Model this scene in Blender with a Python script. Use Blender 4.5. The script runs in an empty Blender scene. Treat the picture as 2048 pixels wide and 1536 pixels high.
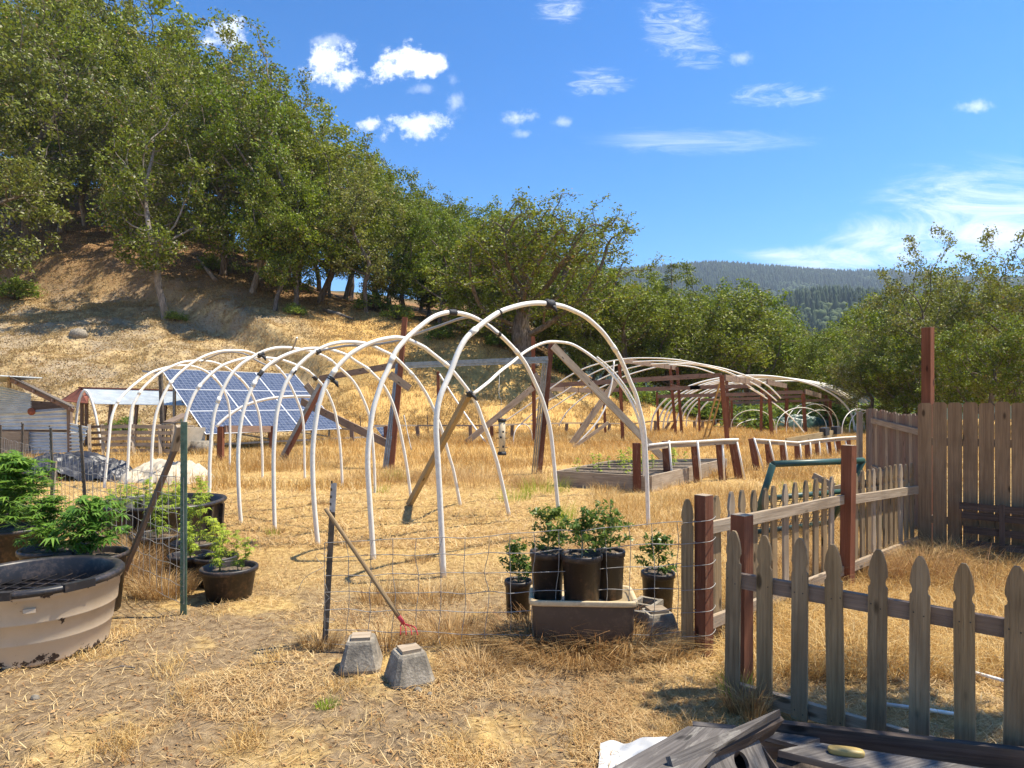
import bpy, math, random
import numpy as np
from mathutils import Vector, Matrix
R = math.radians
random.seed(7); RNG = np.random.default_rng(7)
scene = bpy.context.scene
C = scene.collection

# ------------------------------------------------------------------ camera
F, CX, YH, CAMH = 1300.0, 1024.0, 805.0, 1.8
cam = bpy.data.cameras.new("camera"); camo = bpy.data.objects.new("camera", cam); C.objects.link(camo)
camo.location = (0, 0, CAMH); camo.rotation_euler = (R(90), 0, 0)
cam.sensor_width = 36; cam.lens = 36 * F / 2048; cam.shift_y = (YH - 768) / 2048.0
cam.clip_start = 0.05; cam.clip_end = 9000
scene.camera = camo

# ------------------------------------------------------------------ light
SUN_AZ, SUN_EL = math.atan2(0.985, 0.16), R(64)
sd = Vector((math.sin(SUN_AZ) * math.cos(SUN_EL), math.cos(SUN_AZ) * math.cos(SUN_EL), math.sin(SUN_EL)))
sun = bpy.data.lights.new("sun", 'SUN'); sun.energy = 5.0; sun.angle = R(0.5); sun.color = (1.0, 0.92, 0.77)
suno = bpy.data.objects.new("sun", sun); C.objects.link(suno)
suno.rotation_euler = sd.to_track_quat('Z', 'Y').to_euler(); suno.location = (30, 10, 60)
scene.view_settings.view_transform = 'Standard'; scene.view_settings.look = 'None'
scene.view_settings.exposure = 0.93; scene.view_settings.gamma = 1.0

class NT:
    def __init__(s, nt):
        s.nt = nt; nt.nodes.clear()
    def n(s, t, **kw):
        nd = s.nt.nodes.new(t)
        for k, v in kw.items():
            if k.startswith('i_'):
                key = k[2:]
                nd.inputs[int(key) if key.isdigit() else key.replace('_', ' ')].default_value = v
            else: setattr(nd, k, v)
        return nd
    def l(s, a, b): s.nt.links.new(a, b)
    def inp(s, sock, v):
        if hasattr(v, 'links') or isinstance(v, bpy.types.NodeSocket): s.l(v, sock)
        else: sock.default_value = v
    def math(s, op, a, b=0.0, c=0.0, clamp=False):
        m = s.n('ShaderNodeMath', operation=op, use_clamp=clamp)
        for i, v in enumerate((a, b, c)): s.inp(m.inputs[i], v)
        return m.outputs[0]
    def vmath(s, op, a, b=(0, 0, 0)):
        m = s.n('ShaderNodeVectorMath', operation=op)
        s.inp(m.inputs[0], a); s.inp(m.inputs[1], b)
        return m.outputs[0] if op not in ('LENGTH', 'DISTANCE', 'DOT_PRODUCT') else m.outputs[1]
    def noise(s, vec, scale, detail=4, rough=0.55, dist=0.0):
        m = s.n('ShaderNodeTexNoise'); s.l(vec, m.inputs['Vector'])
        m.inputs['Scale'].default_value = scale; m.inputs['Detail'].default_value = detail
        m.inputs['Roughness'].default_value = rough; m.inputs['Distortion'].default_value = dist
        return m.outputs['Fac']
    def mapr(s, v, a, b, c=0.0, d=1.0, smooth=True):
        m = s.n('ShaderNodeMapRange', interpolation_type='SMOOTHSTEP' if smooth else 'LINEAR')
        s.inp(m.inputs['Value'], v)
        for k, x in (('From Min', a), ('From Max', b), ('To Min', c), ('To Max', d)): m.inputs[k].default_value = x
        return m.outputs['Result']
    def mix(s, f, a, b, mode='MIX'):
        m = s.n('ShaderNodeMix', data_type='RGBA', blend_type=mode)
        s.inp(m.inputs['Factor'], f)
        for sock, v in ((m.inputs[6], a), (m.inputs[7], b)):
            if isinstance(v, tuple): sock.default_value = (*v, 1)
            else: s.l(v, sock)
        return m.outputs[2]
    def comb(s, x, y, z):
        m = s.n('ShaderNodeCombineXYZ')
        for i, v in enumerate((x, y, z)): s.inp(m.inputs[i], v)
        return m.outputs[0]

def uv_of(px, py): return ((px - CX) / F, (YH - py) / F)

# ------------------------------------------------------------------ world: Nishita sky + clouds far away (world directions)
w = bpy.data.worlds.new("World"); scene.world = w; w.use_nodes = True
t = NT(w.node_tree)
out = t.n('ShaderNodeOutputWorld'); bg = t.n('ShaderNodeBackground'); t.l(bg.outputs[0], out.inputs[0])
bg.inputs['Strength'].default_value = 0.115
sky = t.n('ShaderNodeTexSky', sky_type='NISHITA', sun_disc=False, sun_elevation=SUN_EL, sun_rotation=SUN_AZ, altitude=600, air_density=1.0, dust_density=0.35, ozone_density=4.0)
tc = t.n('ShaderNodeTexCoord'); sep = t.n('ShaderNodeSeparateXYZ'); t.l(tc.outputs['Generated'], sep.inputs[0])
ysafe = t.math('MAXIMUM', sep.outputs[1], 0.02)
U = t.math('DIVIDE', sep.outputs[0], ysafe); V = t.math('DIVIDE', sep.outputs[2], ysafe)
UV = t.comb(U, V, 0.0)
nz = t.noise(UV, 26, 9, 0.66); nzb = t.noise(UV, 80, 8, 0.75)
warp = t.math('SUBTRACT', t.math('ADD', t.math('MULTIPLY', nz, 2.3), t.math('MULTIPLY', nzb, 0.9)), 1.6)
tot = None
puffs = [(812,118,44,30,1.0),(858,128,38,22,1.0),(790,140,38,20,.9),(655,128,44,34,1.0),(690,150,34,20,.8),(655,86,36,16,.45),(455,68,36,26,.8),
         (830,255,52,24,.75),(735,247,20,14,.7),(1032,235,32,16,.6),(845,180,24,10,.3),(910,205,20,24,.38),(1125,243,18,10,.35),(1048,268,22,9,.3),
         (1955,212,36,11,.5),(1486,116,22,12,.35),(905,160,14,16,.25)]
for px, py, rx, ry, st in puffs:
    u, v = uv_of(px, py)
    m = t.n('ShaderNodeMapping', vector_type='TEXTURE'); t.l(UV, m.inputs[0])
    m.inputs['Location'].default_value = (u, v, 0); m.inputs['Scale'].default_value = (rx * 1.25 / F, ry * 1.3 / F, 1)
    d = t.vmath('LENGTH', m.outputs[0])
    k = t.math('SUBTRACT', t.math('ADD', 1.0, t.math('MULTIPLY', warp, 1.35)), d)
    k = t.math('MULTIPLY', t.mapr(k, -0.05, 0.75 if st > .6 else 1.3), st)
    tot = k if tot is None else t.math('MAXIMUM', tot, k)
# cirrus
def wisp(regions, sx, sy, rot, lo, hi, st):
    global tot
    m = t.n('ShaderNodeMapping'); t.l(UV, m.inputs[0]); m.inputs['Rotation'].default_value = (0, 0, R(rot)); m.inputs['Scale'].default_value = (sx, sy, 1)
    n1 = t.noise(m.outputs[0], 1.0, 10, 0.74, 1.3)
    reg = None
    for px, py, rx, ry in regions:
        u, v = uv_of(px, py)
        mm = t.n('ShaderNodeMapping', vector_type='TEXTURE'); t.l(UV, mm.inputs[0])
        mm.inputs['Location'].default_value = (u, v, 0); mm.inputs['Scale'].default_value = (rx / F, ry / F, 1)
        k = t.mapr(t.vmath('LENGTH', mm.outputs[0]), 1.0, 0.2)
        reg = k if reg is None else t.math('MAXIMUM', reg, k)
    q = t.mapr(t.math('ADD', n1, t.math('MULTIPLY', t.math('SUBTRACT', reg, 1.0), 0.45)), lo, hi)
    q = t.math('MULTIPLY', q, t.math('MULTIPLY', reg, st))
    tot = t.math('MAXIMUM', tot, q)
wisp([(1350,50,150,130),(1120,20,110,60),(1400,110,120,60),(1200,165,140,60),(1560,190,220,50)], 16, 60, -38, .34, .80, .60)
wisp([(1990,430,420,190),(1850,480,380,110),(1650,520,300,60)], 3.6, 17, 13, .26, .70, .88)
wisp([(1400,280,420,60),(1500,560,500,70)], 4, 34, 5, .3, .75, .35)
sc_ = t.vmath('SCALE', sky.outputs[0]); sc_.node.inputs['Scale'].default_value = 1 / 4.0
gm_ = t.n('ShaderNodeGamma'); t.l(sc_, gm_.inputs['Color']); gm_.inputs['Gamma'].default_value = 1.38
sc2 = t.vmath('SCALE', gm_.outputs[0]); sc2.node.inputs['Scale'].default_value = 4.0
hs = t.n('ShaderNodeHueSaturation'); t.l(sc2, hs.inputs['Color'])
hs.inputs['Saturation'].default_value = 1.22; hs.inputs['Value'].default_value = 1.0; hs.inputs['Hue'].default_value = 0.497
final = t.mix(tot, hs.outputs[0], (7.2, 7.45, 7.8))
t.l(final, bg.inputs['Color'])

# ------------------------------------------------------------------ numpy noise and terrain
_w = {}
def sn(x, y, scale, seed=0, n=14):
    k = (seed, n)
    if k not in _w:
        r = np.random.default_rng(seed + 100); a = r.uniform(0, 2 * np.pi, n); _w[k] = (np.cos(a), np.sin(a), r.uniform(.5, 2.0, n), r.uniform(0, 6.28, n))
    ca, sa, fr, ph = _w[k]
    x = np.asarray(x, float)[..., None]; y = np.asarray(y, float)[..., None]
    return np.sin((x * ca + y * sa) * fr / scale * 2.2 + ph).sum(-1) / math.sqrt(n / 2) * .6

_PX = np.array([-900, 100, 300, 450, 560, 640, 730, 800, 900, 1000, 1100, 1200, 1300, 1420, 4000])
_Y0 = np.array([29, 29, 30, 31, 32, 33, 33.5, 34, 35, 36.5, 38, 39.5, 41, 44, 44])
_YC = np.array([98, 97, 95, 80, 70, 62, 58, 55, 52, 50, 49, 48, 48, 50, 50])
_YT = np.array([300, 363, 375, 470, 545, 592, 622, 642, 670, 704, 744, 786, 814, 850, 850])
def hz(x, y, rough=True):
    x = np.asarray(x, float); y = np.asarray(y, float)
    ys = np.maximum(y, 12.0)
    px = np.clip(CX + F * x / ys, -890, 3900)
    y0 = np.interp(px, _PX, _Y0); yc = np.interp(px, _PX, _YC); e = (YH - np.interp(px, _PX, _YT)) / F
    zc = np.maximum(CAMH + e * yc, 0.0)
    s = (y - y0) / (yc - y0)
    # rounded toe
    sl = np.where(s < 0, 0, s)
    z = zc * np.where(sl < .15, sl * sl / .3 , sl - .075) / .925
    z = np.minimum(z, zc)
    left = np.clip((1350 - px) / 300, 0, 1)
    up = zc / np.maximum(yc - y0, 1) * .45
    z = np.where(y > yc, zc + (np.minimum(y, yc + 90) - yc) * up * left, z)
    # fall to the valley on the right and far away
    z = z - np.clip((y - 62) / 200, 0, 1) ** 1.3 * 30 * (1 - left)
    z = z - np.clip((y - 190) / 500, 0, 1) * 70 * left
    if rough:
        amp = np.clip((y - y0 + 2) / 10, 0, 1)
        hill = np.clip((820 - px) / 200, 0, 1)
        sc = np.clip(1 - np.abs(s - (.46 + .03 * sn(x, y, 14, 4))) / .05, 0, 1)
        # cut bank: steep scarp
        bank = np.clip((s - (.40 + .05 * sn(x, y, 12, 3))) / .06, 0, 1); bank = bank * bank * (3 - 2 * bank)
        lip = np.where((s > .2) & (s < .9), (bank - .5) * 2.0 * np.clip((s - .2) / .15, 0, 1) * np.clip((.9 - s) / .35, 0, 1), 0)
        z = z + amp * hill * lip
        z = z + amp * (.25 * sn(x, y, 6, 5) + .13 * sn(x, y, 1.7, 6) + .07 * sn(x, y, .7, 16) * hill - .30 * hill * np.abs(sn(x, y, 2.6, 17)) * np.clip((s - .15) / .1, 0, 1) * np.clip((.62 - s) / .1, 0, 1))
        near = np.clip((y - 8) / 10, 0, 1)
        z = z + .012 * sn(x, y, .6, 7) + .010 * sn(x, y, .22, 8) + .03 * near * sn(x, y, 3, 9)
    return z
def G(px, py, z=0.0):
    Y = F * (CAMH - z) / (py - YH); return Vector(((px - CX) / F * Y, Y, z))
def P(px, py, Y): return Vector(((px - CX) / F * Y, Y, CAMH + (YH - py) / F * Y))
def on(x, y): return float(hz(x, y))

# ------------------------------------------------------------------ materials
MATS = {}
def new_mat(name):
    m = bpy.data.materials.new(name); m.use_nodes = True; MATS[name] = m
    t = NT(m.node_tree); o = t.n('ShaderNodeOutputMaterial'); b = t.n('ShaderNodeBsdfPrincipled'); t.l(b.outputs[0], o.inputs[0])
    b.inputs['Roughness'].default_value = .8
    return m, t, b, o
def bump(t, b, h, strength=.4, dist=.01):
    bm = t.n('ShaderNodeBump'); bm.inputs['Strength'].default_value = strength; bm.inputs['Distance'].default_value = dist
    t.l(h, bm.inputs['Height']); t.l(bm.outputs[0], b.inputs['Normal'])
def uvn(t): return t.n('ShaderNodeUVMap').outputs[0]
def scaled(t, vec, s):
    m = t.n('ShaderNodeMapping'); t.l(vec, m.inputs[0]); m.inputs['Scale'].default_value = s; return m.outputs[0]
def wood(name, c1, c2, knot=True, bumpy=.5, crack=.35, patch=None):
    m, t, b, o = new_mat(name); uv = uvn(t)
    g = t.noise(scaled(t, uv, (2.2, 60, 1)), 1, 5, .6, .35); g2 = t.noise(scaled(t, uv, (1.2, 9, 1)), 1, 4, .6, .6)
    big = t.noise(uv, 2.2, 3)
    f = t.mapr(t.math('ADD', t.math('MULTIPLY', g, .6), t.math('MULTIPLY', g2, .5)), .35, .78)
    col = t.mix(f, c1, c2)
    col = t.mix(t.mapr(big, .45, .75, 0, .45), col, tuple(x * .62 for x in c1))
    fine = t.noise(scaled(t, uv, (4, 150, 1)), 1, 3, .7)
    col = t.mix(t.mapr(fine, .60, .72, 0, crack), col, tuple(x * .25 for x in c1))
    if patch: col = t.mix(t.mapr(t.noise(scaled(t, uv, (3, 12, 1)), 1, 5, .7), .52, .66, 0, .8), col, patch)
    if knot:
        v = t.n('ShaderNodeTexVoronoi'); t.l(scaled(t, uv, (2.6, 7, 1)), v.inputs['Vector']); v.inputs['Scale'].default_value = 1
        col = t.mix(t.mapr(v.outputs['Distance'], .16, .07, 0, .85), col, tuple(x * .22 for x in c1))
    t.l(col, b.inputs['Base Color']); b.inputs['Roughness'].default_value = .85; b.inputs['Specular IOR Level'].default_value = .2
    bump(t, b, t.math('ADD', t.math('MULTIPLY', g, 1.0), fine), bumpy, .006)
    return m
def plain(name, c, rough=.5, metal=0.0, var=.25, scale=6, dirt=None, dirt_amt=.4, bumpy=.0, coat=0):
    m, t, b, o = new_mat(name)
    tc = t.n('ShaderNodeTexCoord'); ob = tc.outputs['Object']
    n1 = t.noise(ob, scale, 6, .65); n2 = t.noise(ob, scale * 7, 4, .6)
    col = t.mix(t.mapr(n1, .3, .7), tuple(x * (1 - var) for x in c), tuple(min(1, x * (1 + var * .5)) for x in c))
    if dirt: col = t.mix(t.mapr(t.math('ADD', t.math('MULTIPLY', n1, .5), t.math('MULTIPLY', n2, .5)), .48, .66, 0, dirt_amt), col, dirt)
    t.l(col, b.inputs['Base Color']); b.inputs['Roughness'].default_value = rough; b.inputs['Metallic'].default_value = metal
    if bumpy: bump(t, b, n2, bumpy, .006)
    return m
def foliage(name, c1, c2, trans=.35, rough=.55, c3=None):
    m, t, b, o = new_mat(name)
    geo = t.n('ShaderNodeNewGeometry'); tc = t.n('ShaderNodeTexCoord'); oi = t.n('ShaderNodeObjectInfo')
    n = t.noise(tc.outputs['Object'], .55, 3)
    f = t.math('ADD', t.math('MULTIPLY', geo.outputs['Random Per Island'], .55), t.math('MULTIPLY', n, .6))
    col = t.mix(t.mapr(f, .25, .85), c1, c2)
    if c3: col = t.mix(t.mapr(geo.outputs['Random Per Island'], .86, .9, 0, 1), col, c3)
    h = t.n('ShaderNodeHueSaturation'); t.l(col, h.inputs['Color'])
    t.l(t.mapr(oi.outputs['Random'], 0, 1, .485, .515, False), h.inputs['Hue']); t.l(t.mapr(oi.outputs['Random'], 0, 1, 1.15, .85, False), h.inputs['Value'])
    t.l(h.outputs[0], b.inputs['Base Color']); b.inputs['Roughness'].default_value = rough; b.inputs['Specular IOR Level'].default_value = .22
    tr = t.n('ShaderNodeBsdfTranslucent'); t.l(t.mix(.5, h.outputs[0], (c2[0] * 1.3, c2[1] * 1.3, c2[2] * .6)), tr.inputs[0])
    ms = t.n('ShaderNodeMixShader'); ms.inputs[0].default_value = trans
    t.l(b.outputs[0], ms.inputs[1]); t.l(tr.outputs[0], ms.inputs[2]); t.l(ms.outputs[0], o.inputs[0])
    return m
def straw(name, cols, trans=.25):
    m, t, b, o = new_mat(name)
    geo = t.n('ShaderNodeNewGeometry'); tc = t.n('ShaderNodeTexCoord')
    cr = t.n('ShaderNodeValToRGB'); t.l(geo.outputs['Random Per Island'], cr.inputs[0])
    el = cr.color_ramp.elements
    while len(el) < len(cols): el.new(.5)
    for i, c in enumerate(cols): el[i].position = i / (len(cols) - 1); el[i].color = (*c, 1)
    n = t.noise(tc.outputs['Object'], .35, 4)
    col = t.mix(t.mapr(n, .4, .65, 0, .6), cr.outputs[0], cols[0])
    t.l(col, b.inputs['Base Color']); b.inputs['Roughness'].default_value = .7; b.inputs['Specular IOR Level'].default_value = .2
    tr = t.n('ShaderNodeBsdfTranslucent'); t.l(col, tr.inputs[0])
    ms = t.n('ShaderNodeMixShader'); ms.inputs[0].default_value = trans
    t.l(b.outputs[0], ms.inputs[1]); t.l(tr.outputs[0], ms.inputs[2]); t.l(ms.outputs[0], o.inputs[0])
    return m

# ground
m, t, b, o = new_mat('ground_dry')
tc = t.n('ShaderNodeTexCoord'); ob = tc.outputs['Object']; sp = t.n('ShaderNodeSeparateXYZ'); t.l(ob, sp.inputs[0])
n_big = t.noise(ob, .25, 5, .6); n_mid = t.noise(ob, 1.6, 6, .65, .4); n_fine = t.noise(ob, 14, 6, .7); n_xf = t.noise(ob, 70, 4, .7)
straw_c = t.mix(t.mapr(n_fine, .35, .68), (.39, .245, .088), (.70, .49, .195))
hillc = t.mix(t.mapr(n_mid, .35, .65), (.30, .20, .095), (.54, .40, .20))
greyc = t.mix(t.mapr(n_fine, .35, .7), (.26, .20, .13), (.47, .38, .26))
dirt_c = t.mix(t.mapr(n_fine, .3, .7), (.145, .097, .058), (.34, .245, .15))
# bare soil near the camera on the left, straw elsewhere
nearm = t.mapr(sp.outputs[1], 8.0, 5.2)
nearm = t.math('MULTIPLY', nearm, t.mapr(t.math('DIVIDE', sp.outputs[0], t.math('MAXIMUM', sp.outputs[1], .5)), .35, .05))
dirtm = t.math('MULTIPLY', nearm, t.mapr(t.math('ADD', n_mid, t.math('MULTIPLY', t.math('SUBTRACT', n_big, .5), .8)), .31, .50))
col = t.mix(t.math('MULTIPLY', dirtm, .9), straw_c, dirt_c)
col = t.mix(t.mapr(n_mid, .60, .72, 0, .45), col, dirt_c)
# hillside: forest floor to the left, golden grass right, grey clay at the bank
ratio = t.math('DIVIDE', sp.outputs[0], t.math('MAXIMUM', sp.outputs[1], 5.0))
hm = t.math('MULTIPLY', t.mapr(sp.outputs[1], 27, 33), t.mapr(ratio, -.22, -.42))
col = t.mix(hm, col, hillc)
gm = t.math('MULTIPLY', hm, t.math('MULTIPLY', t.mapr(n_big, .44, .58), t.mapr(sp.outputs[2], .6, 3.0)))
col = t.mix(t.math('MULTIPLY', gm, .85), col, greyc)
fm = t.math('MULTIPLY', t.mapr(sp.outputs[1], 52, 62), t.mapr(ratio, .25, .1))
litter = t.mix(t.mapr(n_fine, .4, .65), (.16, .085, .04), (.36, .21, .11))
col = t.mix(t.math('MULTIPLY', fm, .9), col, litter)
gold = t.math('MULTIPLY', t.mapr(sp.outputs[1], 12, 20), t.mapr(ratio, -.34, -.2))
col = t.mix(t.math('MULTIPLY', t.math('MULTIPLY', gold, t.math('SUBTRACT', 1.0, fm)), .8), col, t.mix(t.mapr(n_fine, .3, .7), (.50, .285, .085), (.74, .50, .18)))
far = t.mapr(sp.outputs[1], 90, 160)
col = t.mix(far, col, (.05, .065, .025))
col = t.mix(t.mapr(n_xf, .58, .72, 0, .35), col, (.12, .08, .045))
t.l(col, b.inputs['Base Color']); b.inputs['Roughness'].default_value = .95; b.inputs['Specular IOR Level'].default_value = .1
bump(t, b, t.math('ADD', n_fine, t.math('MULTIPLY', n_xf, .4)), .9, .05)

W_GREY = wood('wood_grey', (.26, .195, .13), (.48, .385, .28), crack=.6)
W_DARK = wood('wood_dark_weathered', (.17, .12, .09), (.30, .22, .16))
W_PICK = wood('wood_picket', (.21, .14, .072), (.40, .285, .155), bumpy=.8, crack=.6)
W_PICK2 = wood('wood_picket_darker', (.16, .11, .062), (.33, .245, .145), bumpy=.9, crack=.8)
W_PICK3 = wood('wood_picket_greyer', (.22, .155, .09), (.39, .295, .18), bumpy=.8, crack=.6)
W_BOARD = wood('wood_board_stained', (.20, .125, .07), (.36, .24, .135), bumpy=.8, crack=.5)
W_RED = wood('wood_red_stain', (.13, .048, .026), (.23, .09, .05), knot=True, crack=.3, patch=(.30, .17, .10))
W_REDF = wood('wood_red_fresh', (.155, .056, .029), (.27, .105, .056), knot=True, crack=.2)
W_BROWN = wood('wood_brown_beam', (.19, .12, .085), (.30, .20, .15))
W_OLD = wood('wood_purple_old', (.048, .036, .030), (.13, .10, .082))
W_BLUE = wood('wood_bluegrey', (.068, .060, .056), (.19, .17, .155), patch=(.27, .25, .22))
W_TREAT = wood('wood_treated', (.30, .21, .10), (.46, .34, .18))
PVC = plain('pvc_pipe', (.84, .80, .70), .38, 0, .10, 3, (.42, .36, .26), .35)
PVC_GREY = plain('grey_conduit', (.36, .34, .31), .5, .1)
TAPE = plain('black_tape', (.018, .018, .02), .55, 0, .3, 40, bumpy=.8)
BLACKP = plain('black_plastic', (.022, .020, .021), .42, 0, .3, 5, (.20, .14, .10), .35)
POTB = plain('pot_plastic', (.028, .022, .020), .48, 0, .3, 5, (.17, .105, .07), .55)
TAN = None
m, t, b, o = new_mat('tan_painted_tub')
tc = t.n('ShaderNodeTexCoord'); ob = tc.outputs['Object']; sp = t.n('ShaderNodeSeparateXYZ'); t.l(ob, sp.inputs[0])
n1 = t.noise(ob, 9, 7, .7); n2 = t.noise(ob, 40, 5, .7); n3 = t.noise(ob, 3.0, 4)
col = t.mix(t.mapr(n3, .3, .7), (.47, .36, .235), (.57, .45, .31))
edge = t.math('ADD', t.mapr(sp.outputs[2], .14, .0, 0, .20), t.mapr(sp.outputs[2], .44, .52, 0, .16))
chip = t.mapr(t.math('ADD', n1, edge), .665, .69)
chip2 = t.mapr(n2, .73, .76)
col = t.mix(t.math('MAXIMUM', chip, chip2), col, (.03, .018, .016))
t.l(col, b.inputs['Base Color']); b.inputs['Roughness'].default_value = .6; TANM = m
TOTE = plain('tote_brown', (.085, .055, .038), .5, 0, .2, 3, (.22, .15, .09), .4)
TOTERIM = plain('tote_cream', (.62, .47, .27), .5, 0, .15, 6, (.3, .2, .1), .4)
CLAY = plain('clay_clods', (.36, .27, .165), .95, 0, .3, 2)
CONC = plain('concrete', (.25, .215, .165), .95, 0, .45, 9, (.46, .40, .31), .6, bumpy=.9)
TGREEN = plain('tpost_green', (.13, .21, .13), .6, .1, .4, 12, (.20, .14, .09), .55)
TDARK = plain('tpost_dark', (.13, .105, .075), .7, .2, .4, 12, (.25, .15, .09), .5)
TWHITE = plain('post_tip_white', (.5, .47, .42), .6, 0, .3, 12)
WIRE = plain('wire_galvanised', (.34, .32, .29), .5, .2, .4, 10)
GREENP = plain('gate_green_paint', (.030, .085, .070), .45, 0, .25, 8, (.02, .035, .03), .4)
REDP = plain('red_paint', (.50, .035, .04), .5)
SOIL = plain('soil', (.12, .085, .055), .95, 0, .5, 30, (.42, .34, .24), .6, bumpy=1)
WIREB = plain('steel_channel', (.30, .29, .28), .35, .75, .4, 8, (.16, .12, .09), .5)
RUST = plain('rusty_metal', (.30, .09, .045), .85, .1, .4, 5, (.14, .045, .03), .6)
TARPB = plain('tarp_black', (.035, .035, .04), .45, 0, .3, 3, (.12, .12, .13), .4, bumpy=.6)
TARPW = plain('tarp_cream', (.50, .43, .32), .7, 0, .2, 3, (.45, .36, .24), .5, bumpy=.5)
WHITEPL = plain('plastic_white', (.58, .57, .54), .4, 0, .12, 5)
ALU = plain('aluminium', (.62, .63, .64), .4, .5, .1, 5)
SEEDT = plain('feeder_tube', (.62, .50, .32), .3, 0, .2, 20, (.25, .17, .09), .6)
YSOAP = plain('ochre_wood', (.42, .30, .10), .5, 0, .15, 20)
STEM = plain('plant_stem', (.22, .26, .09), .7)
# corrugated metal
def corr(name, c, stain, amt):
    m, t, b, o = new_mat(name); uv = uvn(t)
    n = t.noise(uv, 1.8, 6, .65); st = t.noise(scaled(t, uv, (.9, 5, 1)), 1, 5, .7)
    col = t.mix(t.mapr(n, .35, .7), tuple(x * .75 for x in c), c)
    col = t.mix(t.mapr(st, .5, .68, 0, amt), col, stain)
    t.l(col, b.inputs['Base Color']); b.inputs['Roughness'].default_value = .55; b.inputs['Metallic'].default_value = .25
    return m
CORR = corr('corrugated_zinc', (.66, .71, .74), (.38, .34, .30), .4)
CORRW = corr('corrugated_pale', (.72, .76, .75), (.60, .48, .30), .35)
ROOFD = corr('roof_dark', (.20, .17, .145), (.10, .06, .04), .6)
# bark
def bark(name, c1, c2, moss):
    m, t, b, o = new_mat(name); tc = t.n('ShaderNodeTexCoord'); ob = tc.outputs['Object']
    n = t.noise(scaled(t, ob, (9, 9, 2.2)), 1, 6, .7, .5); n2 = t.noise(ob, 1.1, 4)
    col = t.mix(t.mapr(n, .35, .7), c1, c2); col = t.mix(t.mapr(n2, .5, .68, 0, .7), col, moss)
    t.l(col, b.inputs['Base Color']); b.inputs['Roughness'].default_value = .95; bump(t, b, n, .8, .04); return m
BARK = bark('oak_bark', (.075, .055, .04), (.24, .20, .165), (.15, .10, .03))
BARKP = bark('pale_bark', (.14, .115, .09), (.36, .31, .26), (.17, .13, .08))
LEAF = foliage('oak_leaves', (.034, .054, .007), (.25, .30, .032), .24)
LEAF2 = foliage('oak_leaves_grey', (.045, .060, .011), (.27, .30, .058), .22)
LEAF3 = foliage('oak_leaves_bright', (.040, .072, .008), (.26, .33, .030), .25)
LICH = plain('lichen', (.33, .32, .19), .9, 0, .3, 5)
DEADL = plain('dry_oak_leaf', (.30, .20, .075), .9, 0, .3, 5)
HEMP = foliage('serrated_leaves', (.045, .125, .018), (.18, .32, .05), .38, .5)
HEMPY = foliage('yellow_green_leaves', (.19, .29, .035), (.42, .50, .06), .4, .5)
PEPP = foliage('glossy_dark_leaves', (.05, .10, .02), (.17, .25, .06), .35, .35)
SHRUBM = foliage('shrub_leaves', (.06, .11, .02), (.22, .29, .05), .3, .55)
CONIF = foliage('far_conifers', (.012, .028, .014), (.035, .060, .022), .0, .9)
FARGREEN = foliage('far_broadleaf', (.028, .052, .015), (.065, .095, .03), .0, .9)
STRAW = straw('straw_litter', [(.30, .165, .065), (.52, .33, .13), (.70, .50, .23), (.80, .62, .34)])
GOLD = straw('golden_grass', [(.40, .22, .065), (.60, .38, .12), (.72, .51, .20), (.76, .62, .34)])
HILLG = straw('hill_grass', [(.26, .175, .075), (.44, .31, .13), (.62, .47, .23), (.34, .235, .115)])
TWIGC = straw('dry_stalks', [(.24, .12, .05), (.42, .24, .10), (.56, .36, .17)])

# solar cell material, UV in metres
m, t, b, o = new_mat('solar_cells'); uv = uvn(t)
s2 = t.n('ShaderNodeSeparateXYZ'); t.l(uv, s2.inputs[0])
def gridline(t, v, period, width):
    fr = t.math('FRACT', t.math('DIVIDE', v, period)); d = t.math('ABSOLUTE', t.math('SUBTRACT', fr, .5))
    return t.math('GREATER_THAN', d, .5 - width / period / 2)
gl = t.math('MAXIMUM', gridline(t, s2.outputs[0], .165, .009), gridline(t, s2.outputs[1], .165, .008))
busb = gridline(t, s2.outputs[1], .0575, .005)
cellv = t.noise(uv, 6, 3, .7)
col = t.mix(t.mapr(cellv, .35, .65), (.030, .045, .085), (.070, .09, .145))
col = t.mix(t.math('MULTIPLY', busb, .35), col, (.4, .42, .45))
col = t.mix(t.math('MULTIPLY', gl, .5), col, (.5, .52, .55))
t.l(col, b.inputs['Base Color']); b.inputs['Roughness'].default_value = .22; b.inputs['Specular IOR Level'].default_value = .35; SOLAR = m

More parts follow.
